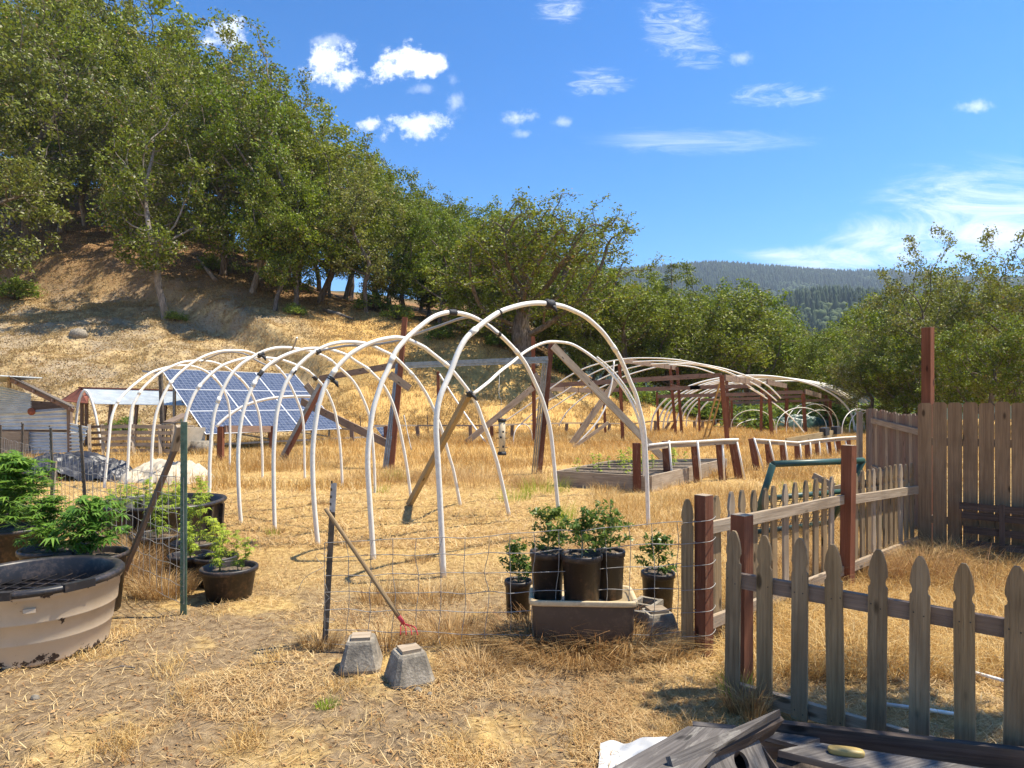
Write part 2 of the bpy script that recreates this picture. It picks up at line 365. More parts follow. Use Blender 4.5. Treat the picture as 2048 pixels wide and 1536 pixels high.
# ------------------------------------------------------------------ mesh builder
class MB:
    def __init__(s): s.v = []; s.f = []; s.uv = []; s.sm = []
    def face(s, idx, uvs, smooth=False): s.f.append(idx); s.uv.append(uvs); s.sm.append(smooth)
    def beam(s, p0, p1, wd, ht, up=(0, 0, 1), taper=1.0, bev=0.0):
        """box from p0 to p1; wd across, ht along 'up'"""
        p0 = Vector(p0); p1 = Vector(p1); a = (p1 - p0); L = a.length
        if L < 1e-6: return s
        a = a / L; up = Vector(up)
        if abs(a.dot(up)) > .98: up = Vector((0, 1, 0)) if abs(a.y) < .9 else Vector((1, 0, 0))
        x = a.cross(up).normalized(); z = x.cross(a).normalized()
        k = len(s.v); o = random.uniform(0, 20); o2 = random.uniform(0, 20)
        for i, p in enumerate((p0, p1)):
            tp = taper if i else 1
            for sx, sz in ((-1, -1), (1, -1), (1, 1), (-1, 1)):
                s.v.append(p + x * sx * wd / 2 * tp + z * sz * ht / 2 * tp)
        off = 0
        for j, wdt in enumerate((wd, ht, wd, ht)):
            j2 = (j + 1) % 4
            s.face((k + j, k + j2, k + 4 + j2, k + 4 + j), [(o, o2 + off), (o, o2 + off + wdt), (o + L, o2 + off + wdt), (o + L, o2 + off)]); off += wdt + .13
        s.face((k + 3, k + 2, k + 1, k), [(o + .01 * q, o2 + r) for q, r in ((0, 0), (0, wd), (1, wd), (1, 0))])
        s.face((k + 4, k + 5, k + 6, k + 7), [(o + .01 * q, o2 + r) for q, r in ((0, 0), (0, wd), (1, wd), (1, 0))])
        return s
    def prism(s, outline, origin, ax, ay, an, th):
        """2D outline in metres placed by axes; extruded th along an. u runs along ay (the grain)"""
        k = len(s.v); n = len(outline); o = random.uniform(0, 20); o2 = random.uniform(0, 20)
        origin = Vector(origin); ax = Vector(ax); ay = Vector(ay); an = Vector(an)
        for q in (0, 1):
            for x, y in outline: s.v.append(origin + ax * x + ay * y + an * th * q)
        s.face(tuple(range(k + n - 1, k - 1, -1)), [(o + outline[i][1], o2 + outline[i][0]) for i in range(n - 1, -1, -1)])
        s.face(tuple(range(k + n, k + 2 * n)), [(o + outline[i][1], o2 + outline[i][0]) for i in range(n)])
        for i in range(n):
            j = (i + 1) % n
            s.face((k + i, k + j, k + n + j, k + n + i), [(o + outline[i][1], o2 + .3), (o + outline[j][1], o2 + .3), (o + outline[j][1], o2 + .3 + th), (o + outline[i][1], o2 + .3 + th)])
        return s
    def tube(s, pts, r, n=8, cap=True, smooth=True):
        pts = [Vector(p) for p in pts]; N = len(pts)
        rs = r if isinstance(r, (list, tuple)) else [r] * N
        k = len(s.v); tang = []
        for i in range(N):
            a = pts[min(i + 1, N - 1)] - pts[max(i - 1, 0)]; tang.append(a.normalized() if a.length > 1e-9 else Vector((0, 0, 1)))
        ref = Vector((0, 0, 1)) if abs(tang[0].z) < .9 else Vector((1, 0, 0))
        x = tang[0].cross(ref).normalized(); L = random.uniform(0, 9)
        Ls = []
        for i in range(N):
            x = (x - tang[i] * x.dot(tang[i])); x = x.normalized() if x.length > 1e-6 else tang[i].orthogonal().normalized(); y = tang[i].cross(x)
            if i: L += (pts[i] - pts[i - 1]).length
            Ls.append(L)
            for j in range(n):
                a = 2 * math.pi * j / n; s.v.append(pts[i] + (x * math.cos(a) + y * math.sin(a)) * rs[i])
        for i in range(N - 1):
            for j in range(n):
                j2 = (j + 1) % n; c0 = j * rs[i] * 6.28 / n; c1 = (j + 1) * rs[i] * 6.28 / n
                s.face((k + i * n + j, k + i * n + j2, k + (i + 1) * n + j2, k + (i + 1) * n + j), [(Ls[i], c0), (Ls[i], c1), (Ls[i + 1], c1), (Ls[i + 1], c0)], smooth)
        if cap:
            s.face(tuple(k + j for j in range(n - 1, -1, -1)), [(0, 0)] * n); s.face(tuple(k + (N - 1) * n + j for j in range(n)), [(0, 0)] * n)
        return s
    def lathe(s, prof, c, n=32, sx=1.0, sy=1.0, rot=0.0, smooth=True, sup=2.0):
        """prof [(r,z)...] around c; sx, sy stretch; sup>2 squares it"""
        c = Vector(c); k = len(s.v); N = len(prof)
        for r, z in prof:
            for j in range(n):
                a = 2 * math.pi * j / n; ca, sa = math.cos(a), math.sin(a)
                q = (abs(ca) ** sup + abs(sa) ** sup) ** (-1 / sup)
                x, y = r * ca * q * sx, r * sa * q * sy
                s.v.append(c + Vector((x * math.cos(rot) - y * math.sin(rot), x * math.sin(rot) + y * math.cos(rot), z)))
        for i in range(N - 1):
            for j in range(n):
                j2 = (j + 1) % n
                s.face((k + i * n + j, k + i * n + j2, k + (i + 1) * n + j2, k + (i + 1) * n + j), [(prof[i][1], j * .05), (prof[i][1], j * .05 + .05), (prof[i + 1][1], j * .05 + .05), (prof[i + 1][1], j * .05)], smooth)
        return s
    def disc(s, c, r, n=32, sx=1, sy=1, rot=0, z=0, sup=2.0, amp=0.0):
        k = len(s.v); c = Vector(c); s.v.append(c + Vector((0, 0, z + amp)))
        for ring in (.5, 1):
            for j in range(n):
                a = 2 * math.pi * j / n; ca, sa = math.cos(a), math.sin(a); q = (abs(ca) ** sup + abs(sa) ** sup) ** (-1 / sup)
                x, y = r * ring * ca * q * sx, r * ring * sa * q * sy
                s.v.append(c + Vector((x * math.cos(rot) - y * math.sin(rot), x * math.sin(rot) + y * math.cos(rot), z + random.uniform(-amp, amp))))
        for j in range(n):
            j2 = (j + 1) % n; s.face((k, k + 1 + j, k + 1 + j2), [(0, 0)] * 3, True)
            s.face((k + 1 + j, k + 1 + n + j, k + 1 + n + j2, k + 1 + j2), [(0, 0)] * 4, True)
        return s
    def build(s, name, mat, parent=None, origin=None, jitter=0.0):
        if parent is not None: o3 = parent['_o']; o3 = Vector(o3)
        else: o3 = Vector(origin) if origin is not None else Vector((0, 0, 0))
        me = bpy.data.meshes.new(name)
        me.from_pydata([tuple(Vector(v) - o3) for v in s.v], [], s.f); me.materials.append(mat)
        uvl = me.uv_layers.new(name='UVMap'); flat = [c for u in s.uv for q in u for c in q]
        uvl.data.foreach_set('uv', flat); me.polygons.foreach_set('use_smooth', s.sm); me.update()
        ob = bpy.data.objects.new(name, me); C.objects.link(ob)
        if parent is not None: ob.parent = parent; ob['_o'] = tuple(o3)
        else: ob.location = o3; ob['_o'] = tuple(o3)
        return ob
def mesh_np(name, V, faces, mat, mats=None, mi=None, smooth=False):
    """faces: list of int arrays (M,k)"""
    me = bpy.data.meshes.new(name); V = np.asarray(V, np.float32)
    me.vertices.add(len(V)); me.vertices.foreach_set('co', V.ravel())
    lt = [np.full(len(f), f.shape[1], np.int32) for f in faces]; li = np.concatenate([f.ravel() for f in faces]).astype(np.int32)
    lt = np.concatenate(lt); ls = np.concatenate([[0], np.cumsum(lt)[:-1]]).astype(np.int32)
    me.loops.add(len(li)); me.loops.foreach_set('vertex_index', li)
    me.polygons.add(len(lt)); me.polygons.foreach_set('loop_start', ls); me.polygons.foreach_set('loop_total', lt)
    if mi is not None: me.polygons.foreach_set('material_index', mi.astype(np.int32))
    if smooth: me.polygons.foreach_set('use_smooth', np.ones(len(lt), bool))
    for q in (mats or [mat]): me.materials.append(q)
    me.update(calc_edges=True); me.validate()
    return me
def tag(o, label=None, cat=None, group=None, kind=None):
    if label: o['label'] = label
    if cat: o['category'] = cat
    if group: o['group'] = group
    if kind: o['kind'] = kind
    return o
def thing(name, label, cat, loc, group=None):
    o = bpy.data.objects.new(name, None); C.objects.link(o); o.location = loc; o['_o'] = tuple(loc); o.empty_display_size = .1
    return tag(o, label, cat, group)
def smooth_path(pts, sub=4):
    pts = [Vector(p) for p in pts]; out = []
    for i in range(len(pts) - 1):
        p0 = pts[max(i - 1, 0)]; p1 = pts[i]; p2 = pts[i + 1]; p3 = pts[min(i + 2, len(pts) - 1)]
        for j in range(sub):
            u = j / sub
            out.append(.5 * ((2 * p1) + (p2 - p0) * u + (2 * p0 - 5 * p1 + 4 * p2 - p3) * u * u + (3 * p1 - p0 - 3 * p2 + p3) * u ** 3))
    out.append(pts[-1]); return out
# ------------------------------------------------------------------ ground sheet
def build_ground():
    pxs = np.concatenate([np.linspace(-1500, -100, 40, endpoint=False), np.linspace(-100, 2150, 330), np.linspace(2160, 4200, 40)])
    az = np.arctan((pxs - CX) / F)
    az = np.concatenate([np.linspace(-math.pi, az[0], 40, endpoint=False), az, np.linspace(az[-1], math.pi, 40)[1:]])
    r = np.concatenate([[.3], np.geomspace(1.2, 30, 120), np.linspace(30.3, 110, 170), np.geomspace(112, 4200, 40)])
    A, RR = np.meshgrid(az, r); X = np.sin(A) * RR; Y = np.cos(A) * RR
    Z = hz(X, Y); Z = np.where(Y < 0, 0.0, Z)
    n, k = X.shape; idx = np.arange(n * k).reshape(n, k)
    q = np.stack([idx[:-1, :-1], idx[:-1, 1:], idx[1:, 1:], idx[1:, :-1]], -1).reshape(-1, 4)
    V = np.stack([X, Y, Z], -1).reshape(-1, 3); V = np.vstack([V, [[0, 0, 0]]])
    tri = np.stack([np.full(k - 1, n * k), idx[0, 1:], idx[0, :-1]], -1)
    me = mesh_np('ground', V, [q[:, ::-1], tri], MATS['ground_dry'], smooth=True)
    o = bpy.data.objects.new('ground', me); C.objects.link(o); tag(o, kind='structure')
build_ground()

# ------------------------------------------------------------------ far hills with their forests
def ridge(name, pxk, ytop, Yb, Yt, zb, seed, ntree, hr, mats, wn, lab, dyt=0):
    px = np.linspace(900, 2500, 160); ytop = [q + dyt for q in ytop]; yt = np.interp(px, pxk, ytop); s = np.linspace(0, 1.25, 40)
    PX, S = np.meshgrid(px, s)
    def pos(PX, S):
        Y = Yb + (Yt - Yb) * S; ztop = CAMH + (YH - np.interp(PX, pxk, ytop)) / F * Yt
        prof = np.where(S <= 1, np.sin(np.clip(S, 0, 1) * math.pi / 2) ** 1.1, 1 - (S - 1) * 1.2)
        X = (PX - CX) / F * Yt * (.55 + .45 * S)
        Z = zb + (ztop - zb) * prof + wn * sn(X, Y, 260, seed) * np.clip(1.05 - S, 0, 1) * 4 * np.clip(S * 3, 0, 1)
        return X, Y, Z
    X, Y, Z = pos(PX, S); n, k = X.shape; idx = np.arange(n * k).reshape(n, k)
    q = np.stack([idx[:-1, :-1], idx[:-1, 1:], idx[1:, 1:], idx[1:, :-1]], -1).reshape(-1, 4)
    me = mesh_np(name, np.stack([X, Y, Z], -1).reshape(-1, 3), [q], CONIF, smooth=True)
    o = bpy.data.objects.new(name, me); C.objects.link(o); tag(o, kind='structure')
    r = np.random.default_rng(seed); tp = r.uniform(1100, 2150, ntree); ts = r.uniform(0.12, 1.03, ntree) ** .8
    tx, ty, tz = pos(tp, ts)
    broad = (sn(tx, ty, 150, seed + 5) + r.normal(0, .45, ntree) > .75) & (ts < .9)
    h = hr * r.uniform(.55, 1.25, ntree); h = np.where(broad, h * .55, h); rad = h * np.where(broad, .5, .2)
    NS = 6; a = np.arange(NS) * 2 * math.pi / NS
    rings = [(0.0, .55), (.25, 1.0), (.55, .62), (.8, .3)]
    V = []
    for z0, rr in rings:
        rb = np.where(broad, math.sqrt(max(0, 1 - (z0 * 1.2 - .35) ** 2)), rr)
        jit = r.uniform(.75, 1.2, (ntree, NS))
        V.append(np.stack([tx[:, None] + np.cos(a) * rad[:, None] * rb[:, None] * jit, ty[:, None] + np.sin(a) * rad[:, None] * rb[:, None] * jit, (tz + h * z0)[:, None] + 0 * jit], -1))
    V.append(np.stack([tx, ty, tz + h], -1)[:, None, :]); V = np.concatenate(V, 1); nv = V.shape[1]
    base = (np.arange(ntree) * nv)[:, None]; quads = []; 
    for i in range(3):
        for j in range(NS):
            j2 = (j + 1) % NS; quads.append(np.concatenate([base + i * NS + j, base + i * NS + j2, base + (i + 1) * NS + j2, base + (i + 1) * NS + j], 1))
    tris = [np.concatenate([base + 3 * NS + j, base + 3 * NS + (j + 1) % NS, base + nv - 1], 1) for j in range(NS)]
    quads = np.concatenate(quads); tris = np.concatenate(tris)
    mi = np.concatenate([np.tile(broad, 3 * NS), np.tile(broad, NS)])
    me = mesh_np('hill_forest', V.reshape(-1, 3), [quads, tris], None, [CONIF, FARGREEN], mi)
    o = bpy.data.objects.new('hill_forest', me); C.objects.link(o); tag(o, lab, 'forest', kind='stuff')
ridge('far_hill', [900, 1230, 1300, 1345, 1400, 1450, 1500, 1560, 1620, 1680, 1770, 1900, 2500], [552, 546, 541, 541, 536, 535, 539, 543, 548, 551, 553, 560, 580], 1250, 2700, -60, 31, 15000, 26, None, 5.5,
      'blue hazy conifer forest covering the farthest ridge', 14)
ridge('middle_hill', [900, 1380, 1480, 1560, 1610, 1640, 1680, 1740, 1800, 1900, 2500], [690, 650, 612, 588, 582, 580, 582, 588, 600, 612, 640], 420, 1150, -45, 37, 9000, 20, None, 3.2,
      'darker green mixed forest on the nearer low ridge', 34)

# ------------------------------------------------------------------ haze
hb = MB(); x0, x1, y0_, y1, z0, z1 = -3800, 3800, -4300, 5200, -150, 760
hb.v = [Vector(p) for p in ((x0, y0_, z0), (x1, y0_, z0), (x1, y1, z0), (x0, y1, z0), (x0, y0_, z1), (x1, y0_, z1), (x1, y1, z1), (x0, y1, z1))]
for f in ((3, 2, 1, 0), (4, 5, 6, 7), (0, 1, 5, 4), (1, 2, 6, 5), (2, 3, 7, 6), (3, 0, 4, 7)): hb.face(f, [(0, 0)] * 4)
hm_ = bpy.data.materials.new('haze'); hm_.use_nodes = True; t = NT(hm_.node_tree)
o = t.n('ShaderNodeOutputMaterial'); pv = t.n('ShaderNodeVolumePrincipled'); t.l(pv.outputs[0], o.inputs['Volume'])
pv.inputs['Color'].default_value = (.70, .84, 1.0, 1); pv.inputs['Density'].default_value = .00013; pv.inputs['Anisotropy'].default_value = .2
ho = hb.build('haze', hm_); tag(ho, 'thin blue air haze over the valley and far ridges', 'haze', kind='stuff')

# ------------------------------------------------------------------ oak trees
def branch_mesh(mb, nodes, par, rad, thick_n=8):
    """tapered segments welded per chain"""
    kids = {}
    for i, p in enumerate(par):
        if p >= 0: kids.setdefault(p, []).append(i)
    stack = [(0, -1)]
    while stack:
        s, p0 = stack.pop(); chain = ([p0] if p0 >= 0 else []) + [s]; cur = s
        while cur in kids:
            ks = sorted(kids[cur], key=lambda q: -rad[q])
            for q in ks[1:]: stack.append((q, cur))
            cur = ks[0]; chain.append(cur)
        if len(chain) < 2: continue
        rr = [float(rad[c]) for c in chain]
        if p0 >= 0: rr[0] = rr[1]
        m = max(rr); n = thick_n if m > .07 else (5 if m > .03 else 3)
        mb.tube([Vector(nodes[c]) for c in chain], rr, n, cap=False)
def grow(seed, H, W, th, lean=(0, 0), blobs=11, natt=900, D=.42, flat=.45, r0=.30, low=.3, expo=1.95):
    r = np.random.default_rng(seed)
    cz = (H + th) / 2; hzz = (H - th * low) / 2; cz = H - hzz
    att = []
    for b in range(blobs):
        a = r.uniform(0, 2 * math.pi); q = math.sqrt(r.uniform(.05, 1)) * .72; zz = r.uniform(-.75, .8)
        sh = math.sqrt(max(.15, 1 - zz * zz))
        c = np.array([math.cos(a) * q * W * sh + lean[0] * (zz + 1), math.sin(a) * q * W * sh + lean[1] * (zz + 1), cz + zz * hzz * .85])
        br = W * r.uniform(.15, .30); n = int(natt // blobs * (br / W / .24) ** 2 * .8)
        d = r.normal(size=(n, 3)); d /= np.linalg.norm(d, axis=1)[:, None]; rr = r.uniform(.2, 1, n) ** .5
        att.append(c + d * rr[:, None] * np.array([br, br, br * (flat + .2 + r.uniform(0, .35))]))
    no = natt // 30; a = r.uniform(0, 6.28, no); q = np.sqrt(r.uniform(.3, 1.15, no)) * W; zz = r.uniform(-.5, 1.05, no); sh = np.sqrt(np.maximum(.2, 1 - zz * zz))
    att.append(np.stack([np.cos(a) * q * sh + lean[0] * (zz + 1), np.sin(a) * q * sh + lean[1] * (zz + 1), cz + zz * hzz], -1))
    att = np.concatenate(att)
    # trunk
    nodes = [np.array([0, 0, -.4])]; par = [-1]; d = np.array([lean[0] * .05, lean[1] * .05, 1.0])
    nt = int(th / D) + 1
    for i in range(nt):
        d = d + r.normal(size=3) * np.array([.10, .10, .02]); d[2] = abs(d[2]); d /= np.linalg.norm(d); nodes.append(nodes[-1] + d * D); par.append(len(nodes) - 2)
    N = np.array(nodes); par = list(par); start_grow = max(1, nt - 3)
    for it in range(90):
        if len(att) == 0: break
        cand = N[start_grow:]
        d2 = ((att[:, None, :] - cand[None]) ** 2).sum(-1); near = d2.argmin(1); dist = np.sqrt(d2[np.arange(len(att)), near])
        keep = dist > D * 1.1; infl = dist < W * 1.6
        att2 = att[keep & infl]; nn = near[keep & infl]
        if len(att2) == 0: break
        new = []
        for k in np.unique(nn):
            v = att2[nn == k] - cand[k]; v /= np.linalg.norm(v, axis=1)[:, None]; v = v.sum(0) + r.normal(size=3) * .55; l = np.linalg.norm(v)
            if l < 1e-6: continue
            v = v / l; p = cand[k] + v * D
            if ((cand - p) ** 2).sum(1).min() > (D * .35) ** 2: new.append((p, k + start_grow))
        att = att[keep]
        if not new: break
        N = np.vstack([N, [p for p, _ in new]]); par += [k for _, k in new]
    M = len(N); leafc = np.zeros(M); ch = np.zeros(M, bool)
    for i in range(M - 1, 0, -1): ch[par[i]] = True
    rp = np.zeros(M)
    for i in range(M - 1, -1, -1):
        if not ch[i]: rp[i] = .013 ** expo
        if i > 0: rp[par[i]] += rp[i]
    rad = rp ** (1 / expo); rad *= r0 / rad[0]
    rad = np.maximum(rad, .008)
    for i in range(min(4, M)): rad[i] *= (1.45, 1.22, 1.08, 1.02)[i]
    return N, par, rad, ch
def leaves(centers, per, spread, size, seed, up=.35, squash=.7, asp=.55):
    r = np.random.default_rng(seed); n = len(centers) * per
    c = np.repeat(centers, per, 0) + r.normal(size=(n, 3)) * np.array([spread, spread, spread * squash])
    nrm = r.normal(size=(n, 3)); nrm[:, 2] = np.abs(nrm[:, 2]) + up; nrm /= np.linalg.norm(nrm, axis=1)[:, None]
    a = np.cross(nrm, r.normal(size=(n, 3))); a /= np.linalg.norm(a, axis=1)[:, None] + 1e-9; b = np.cross(nrm, a)
    s = (size * r.uniform(.6, 1.35, n))[:, None]; a = a * s; b = b * s * asp
    V = np.stack([c - a, c - a * .1 + b + nrm * s * .12, c + a, c - a * .1 - b + nrm * s * .12], 1).reshape(-1, 3)
    return V, np.arange(n * 4).reshape(-1, 4)
PROTO = []
def make_proto(seed, H, W, th, leafm, per=34, spread=.40, size=.105, lich=.06, thin=1.0, **kw):
    N, par, rad, ch = grow(seed, H, W, th, **kw)
    mb = MB(); branch_mesh(mb, [tuple(p) for p in N], par, rad)
    tip = np.where((rad < rad.min() * 2.1) & (np.arange(len(N)) > 6))[0]; r = np.random.default_rng(seed + 9)
    tip = tip[r.uniform(size=len(tip)) < thin]
    V, Fq = leaves(N[tip], per, spread, size, seed)
    q = r.uniform(size=len(Fq)); mi = np.where(q < lich, 1, np.where(q > .985, 2, 0))
    cm = mesh_np('crown', V, [Fq], None, [leafm, LICH, DEADL], mi)
    PROTO.append((mb, cm, float(N[:, 2].max()) + .35, W, N, rad)); print('proto', seed, len(N), len(Fq))
kw = dict
make_proto(11, 17, 5.2, 6.0, LEAF, per=24, blobs=26, natt=2500, D=.40, r0=.25, spread=.24, size=.115, lich=.10, thin=.72, low=0)
make_proto(12, 15, 5.4, 5.3, LEAF2, per=24, blobs=26, natt=2400, D=.40, r0=.24, spread=.24, size=.11, lich=.14, thin=.72, lean=(.8, 0), low=0)
make_proto(13, 12, 4.7, 4.1, LEAF, per=24, blobs=22, natt=2200, D=.34, r0=.21, spread=.21, size=.105, lich=.06, thin=.75, low=.1)
make_proto(14, 11, 5.0, 2.8, LEAF3, per=24, blobs=22, natt=2200, D=.34, r0=.20, spread=.21, size=.105, lich=.04, low=.4, thin=.75)
make_proto(15, 9, 4.6, 1.4, LEAF, per=28, blobs=24, natt=2200, D=.30, r0=.22, spread=.20, size=.085, lich=.05, low=1.2, thin=.85)
make_proto(16, 14, 8.4, 3.4, LEAF, per=24, blobs=34, natt=3800, D=.46, r0=.74, spread=.26, size=.11, lich=.08, thin=.75, lean=(1.2, 0), low=.1)
make_proto(17, 17, 4.6, 6.9, LEAF3, per=24, blobs=24, natt=2300, D=.40, r0=.22, spread=.24, size=.11, lich=.05, thin=.72, lean=(-.4, .3), low=0)
PM = []
for i, (mb, cm, H, W, N, rad) in enumerate(PROTO):
    to = mb.build('trunk', BARKP if i in (0, 6) else BARK); C.objects.unlink(to); PM.append((to.data, cm, H)); bpy.data.objects.remove(to)
def tree(label, px, Y, ytop, proto, rz, group='oak trees of the wooded hillside', wid=1.0, ybase=None, name='oak_tree', dz=-.15):
    x = (px - CX) / F * Y; z = on(x, Y) + dz; td, cd, H = PM[proto]
    top = CAMH + (YH - ytop) / F * Y; s = max(.3, (top - z) / H * .98)
    root = thing(name, label, 'tree', (x, Y, z), group); root.rotation_euler = (0, 0, R(rz)); root.scale = (s * wid, s * wid, s)
    for nm, d in (('trunk', td), ('crown', cd)):
        o = bpy.data.objects.new(nm, d); C.objects.link(o); o.parent = root
    return root
GH = 'oak trees of the wooded hillside'; GB = 'oak trees behind the hoop houses'; GR = 'oak trees behind the board fence'; GD = 'deep forest trees showing as crowns only'
deep = 'oak crown deep in the wood, seen above and between nearer crowns'
T = [ # label, px, Y, ytop, proto, rotation, group, width
 ('tall oak at far left edge with shaded grey trunk on the slope', 40, 60, -60, 1, 20, GH, 1.0),
 ('big leaning oak with twin pale trunks near the left edge', 122, 68, -90, 6, 75, GH, 1.0),
 ('oak with hanging pale lichen above the left end of the cut bank', -60, 52, 60, 1, 140, GH, 1.0),
 ('oak further up slope with short trunk behind the twin trunks', 228, 76, -70, 1, 200, GH, 1.0),
 ('slender pale-trunked oak standing alone in front on the bank above the solar panels', 330, 52.5, 95, 0, 300, GH, .85),
 ('oak with crooked pale trunk behind the pale-trunked front oak', 443, 60, 60, 1, 50, GH, .95),
 ('straight grey-trunked oak with the tallest top poking into the sky', 502, 57, 45, 6, 130, GH, .95),
 ('thin leaning oak at the edge of the grey cut bank', 550, 53.5, 300, 2, 250, GH, .75),
 ('oak behind the grey-trunked one, crown reaching right against the sky', 596, 66, 150, 0, 10, GH, .95),
 ('oak with dark straight trunk at the top of the golden slope', 641, 61, 230, 2, 170, GH, 1.05),
 ('oak with dark forked trunk beside low green shrubs on the ridge', 735, 57.5, 310, 1, 220, GH, .95),
 ('bushy oak to the right of the forked trunk on the ridge', 815, 60, 385, 2, 320, GH, 1.05),
 ('oak with thin dark trunk between the ridge and the sprawling oak', 880, 58, 410, 3, 30, GH, 1.0),
 ('slim bare-stemmed oak just left of the great sprawling oak', 948, 53, 440, 2, 100, GH, .9),
 ('great sprawling oak with thick pale trunk and long crooked limbs over the arches', 1052, 49.5, 390, 5, 348, GB, 1.22),
 ('oak right of the sprawling oak behind the tallest white arch', 1165, 58, 500, 3, 60, GB, 1.0),
 ('dense oak behind the near wooden hoop house', 1258, 55, 560, 4, 150, GB, 1.1),
 ('dark rounded oak between hoop house and the gap to the far hills', 1345, 66, 545, 2, 210, GB, 1.0),
 ('full dark green oak below the farthest ridge', 1425, 56, 585, 4, 280, GB, 1.15),
 ('oak with uneven top just left of the valley gap', 1490, 62, 570, 3, 15, GB, 1.0),
 ('low bright oak in the valley gap', 1600, 95, 650, 3, 190, GB, .85),
 ('rounded oak right of the valley gap behind the hoop house ends', 1672, 52, 640, 4, 330, GB, 1.0),
 ('yellowish oak above the leaning board panel', 1752, 44, 590, 3, 85, GR, .95),
 ('tall oak with mossy low limb behind the tall red post', 1835, 36, 478, 1, 40, GR, .8),
 ('dense oak rising behind the middle of the board fence', 1935, 42, 535, 2, 160, GR, .95),
 ('big oak at the right edge of the picture', 2030, 34, 470, 1, 240, GR, .85),
 ('oak filling the gap low behind the board fence', 1975, 28, 640, 4, 300, GR, .9),
 ('low oak behind the leaning board panel', 1810, 36, 660, 4, 70, GR, 1.0),
]
for L, px, Y, yt, pr, rz, g, wd in T: tree(L, px, Y, yt - (24 if 1200 < px < 1560 else 34 if px > 1820 else 0), pr, rz, g, wd)
def deep_label(px, yt):
    for lim, s in ((80, 'above the far left edge'), (190, 'behind the twin pale trunks at the left'), (330, 'behind and left of the slender front oak'), (450, 'behind the crooked pale trunk'), (560, 'behind the tall straight grey-trunked oak'), (665, 'behind the dark straight trunk on the ridge'),
                   (770, 'on the skyline above the forked trunk'), (880, 'on the skyline where the wood slopes down'), (1000, 'in the dip left of the sprawling oak'), (1130, 'behind the sprawling oak'), (1270, 'behind the tallest hoop and first hoop house'), (1380, 'under the bare conifer'), (1560, 'left of the valley gap'), (1720, 'right of the valley gap'), (1900, 'behind the tall red post'), (3000, 'behind the board fence at the right')):
        if px < lim: return 'background oak crown ' + s
DP = [(-10,85,-80),(60,92,-110),(150,88,-60),(215,97,-90),(300,86,-40),(365,90,20),(310,72,50),(400,76,40),(460,84,90),(530,80,110),(575,88,170),(640,82,215),(690,74,250),(700,90,280),
      (760,80,330),(780,68,330),(840,78,365),(900,85,385),(905,66,395),(955,78,385),(990,64,420),(1060,75,415),(1110,66,470),(1120,85,470),(1200,72,520),(1290,78,545),(1230,64,550),
      (1390,80,560),(1540,78,600),(1500,74,590),(1635,74,660),(1700,66,625),(1790,58,560),(1880,60,545),(1990,56,560),(2090,44,500),(1560,66,655),(1440,72,600),(1330,60,600),
      (500,70,180),(590,56,330),(660,66,330),(860,62,450),(1010,60,480),(1100,56,540),(1180,52,600),(1740,38,640),(1650,58,680),(170,72,100),(100,78,40),(20,70,40),(270,64,160)]
for i, (px, Y, yt) in enumerate(DP):
    tree(deep_label(px, yt), px, Y, yt, (0, 1, 6, 1, 3, 6)[i % 6] if px < 700 else (2, 3, 4, 2, 1, 4)[i % 6], (i * 67) % 360, GD, 1.02)
# half-bare conifer standing above the oaks
cy = 62.0; cxx = (1343 - CX) / F * cy; cz_ = on(cxx, cy); ht = CAMH + (YH - 522) / F * cy - cz_
ct = thing('pine_tree', 'thin half-bare brownish conifer poking above the oaks at the ridge line', 'tree', (cxx, cy, cz_))
mb = MB(); mb.tube([Vector((cxx, cy, cz_)), Vector((cxx + .1, cy, cz_ + ht * .6)), Vector((cxx, cy, cz_ + ht))], [.22, .13, .02], 6)
cc = []
for k in range(60):
    zz = ht * random.uniform(.45, .98); a = random.uniform(0, 6.28); l = (1.02 - zz / ht) * 2.8 + .35
    e = Vector((cxx + math.cos(a) * l, cy + math.sin(a) * l, cz_ + zz - l * .18)); mb.tube([Vector((cxx, cy, cz_ + zz)), e], [.035, .012], 3)
    for q in (.55, .8, 1): cc.append(tuple(Vector((cxx, cy, cz_ + zz)).lerp(e, q) - Vector((cxx, cy, cz_))))
mb.build('trunk', BARK, ct)
V_, F_ = leaves(np.array(cc), 12, .16, .09, 5)
o = bpy.data.objects.new('crown', mesh_np('crown', V_, [F_], LEAF2)); C.objects.link(o); o.parent = ct

# leafy limb reaching in above from outside the right edge, shading the junk
rt_ = thing('oak_tree', 'oak standing right of the picture with a limb over the near gate', 'tree', (7.4, 4.6, 0)); mb = MB(); mb.tube(smooth_path([Vector((7.4, 4.6, -.2)), Vector((7.3, 4.6, 2.5)), Vector((6.6, 4.4, 4.6)), Vector((5.6, 4.1, 5.8)), Vector((4.7, 3.9, 6.2))], 3), [.22, .21, .2, .19, .18, .17, .15, .13, .11, .09, .07, .05, .03], 7)
r = np.random.default_rng(77); cc = []
for k in range(46):
    e = Vector((4.95 + r.normal(0, .62), 3.98 + r.normal(0, .42), 6.0 + r.normal(0, .25))); e.x = max(e.x, 3.95); mb.tube([Vector((5.6, 4.1, 5.8)), e], [.03, .008], 3); cc.append(tuple(e - Vector((7.4, 4.6, 0))))
mb.build('trunk', BARK, rt_); V_, F_ = leaves(np.array(cc), 60, .20, .05, 78); o = bpy.data.objects.new('crown', mesh_np('crown', V_, [F_], LEAF)); C.objects.link(o); o.parent = rt_
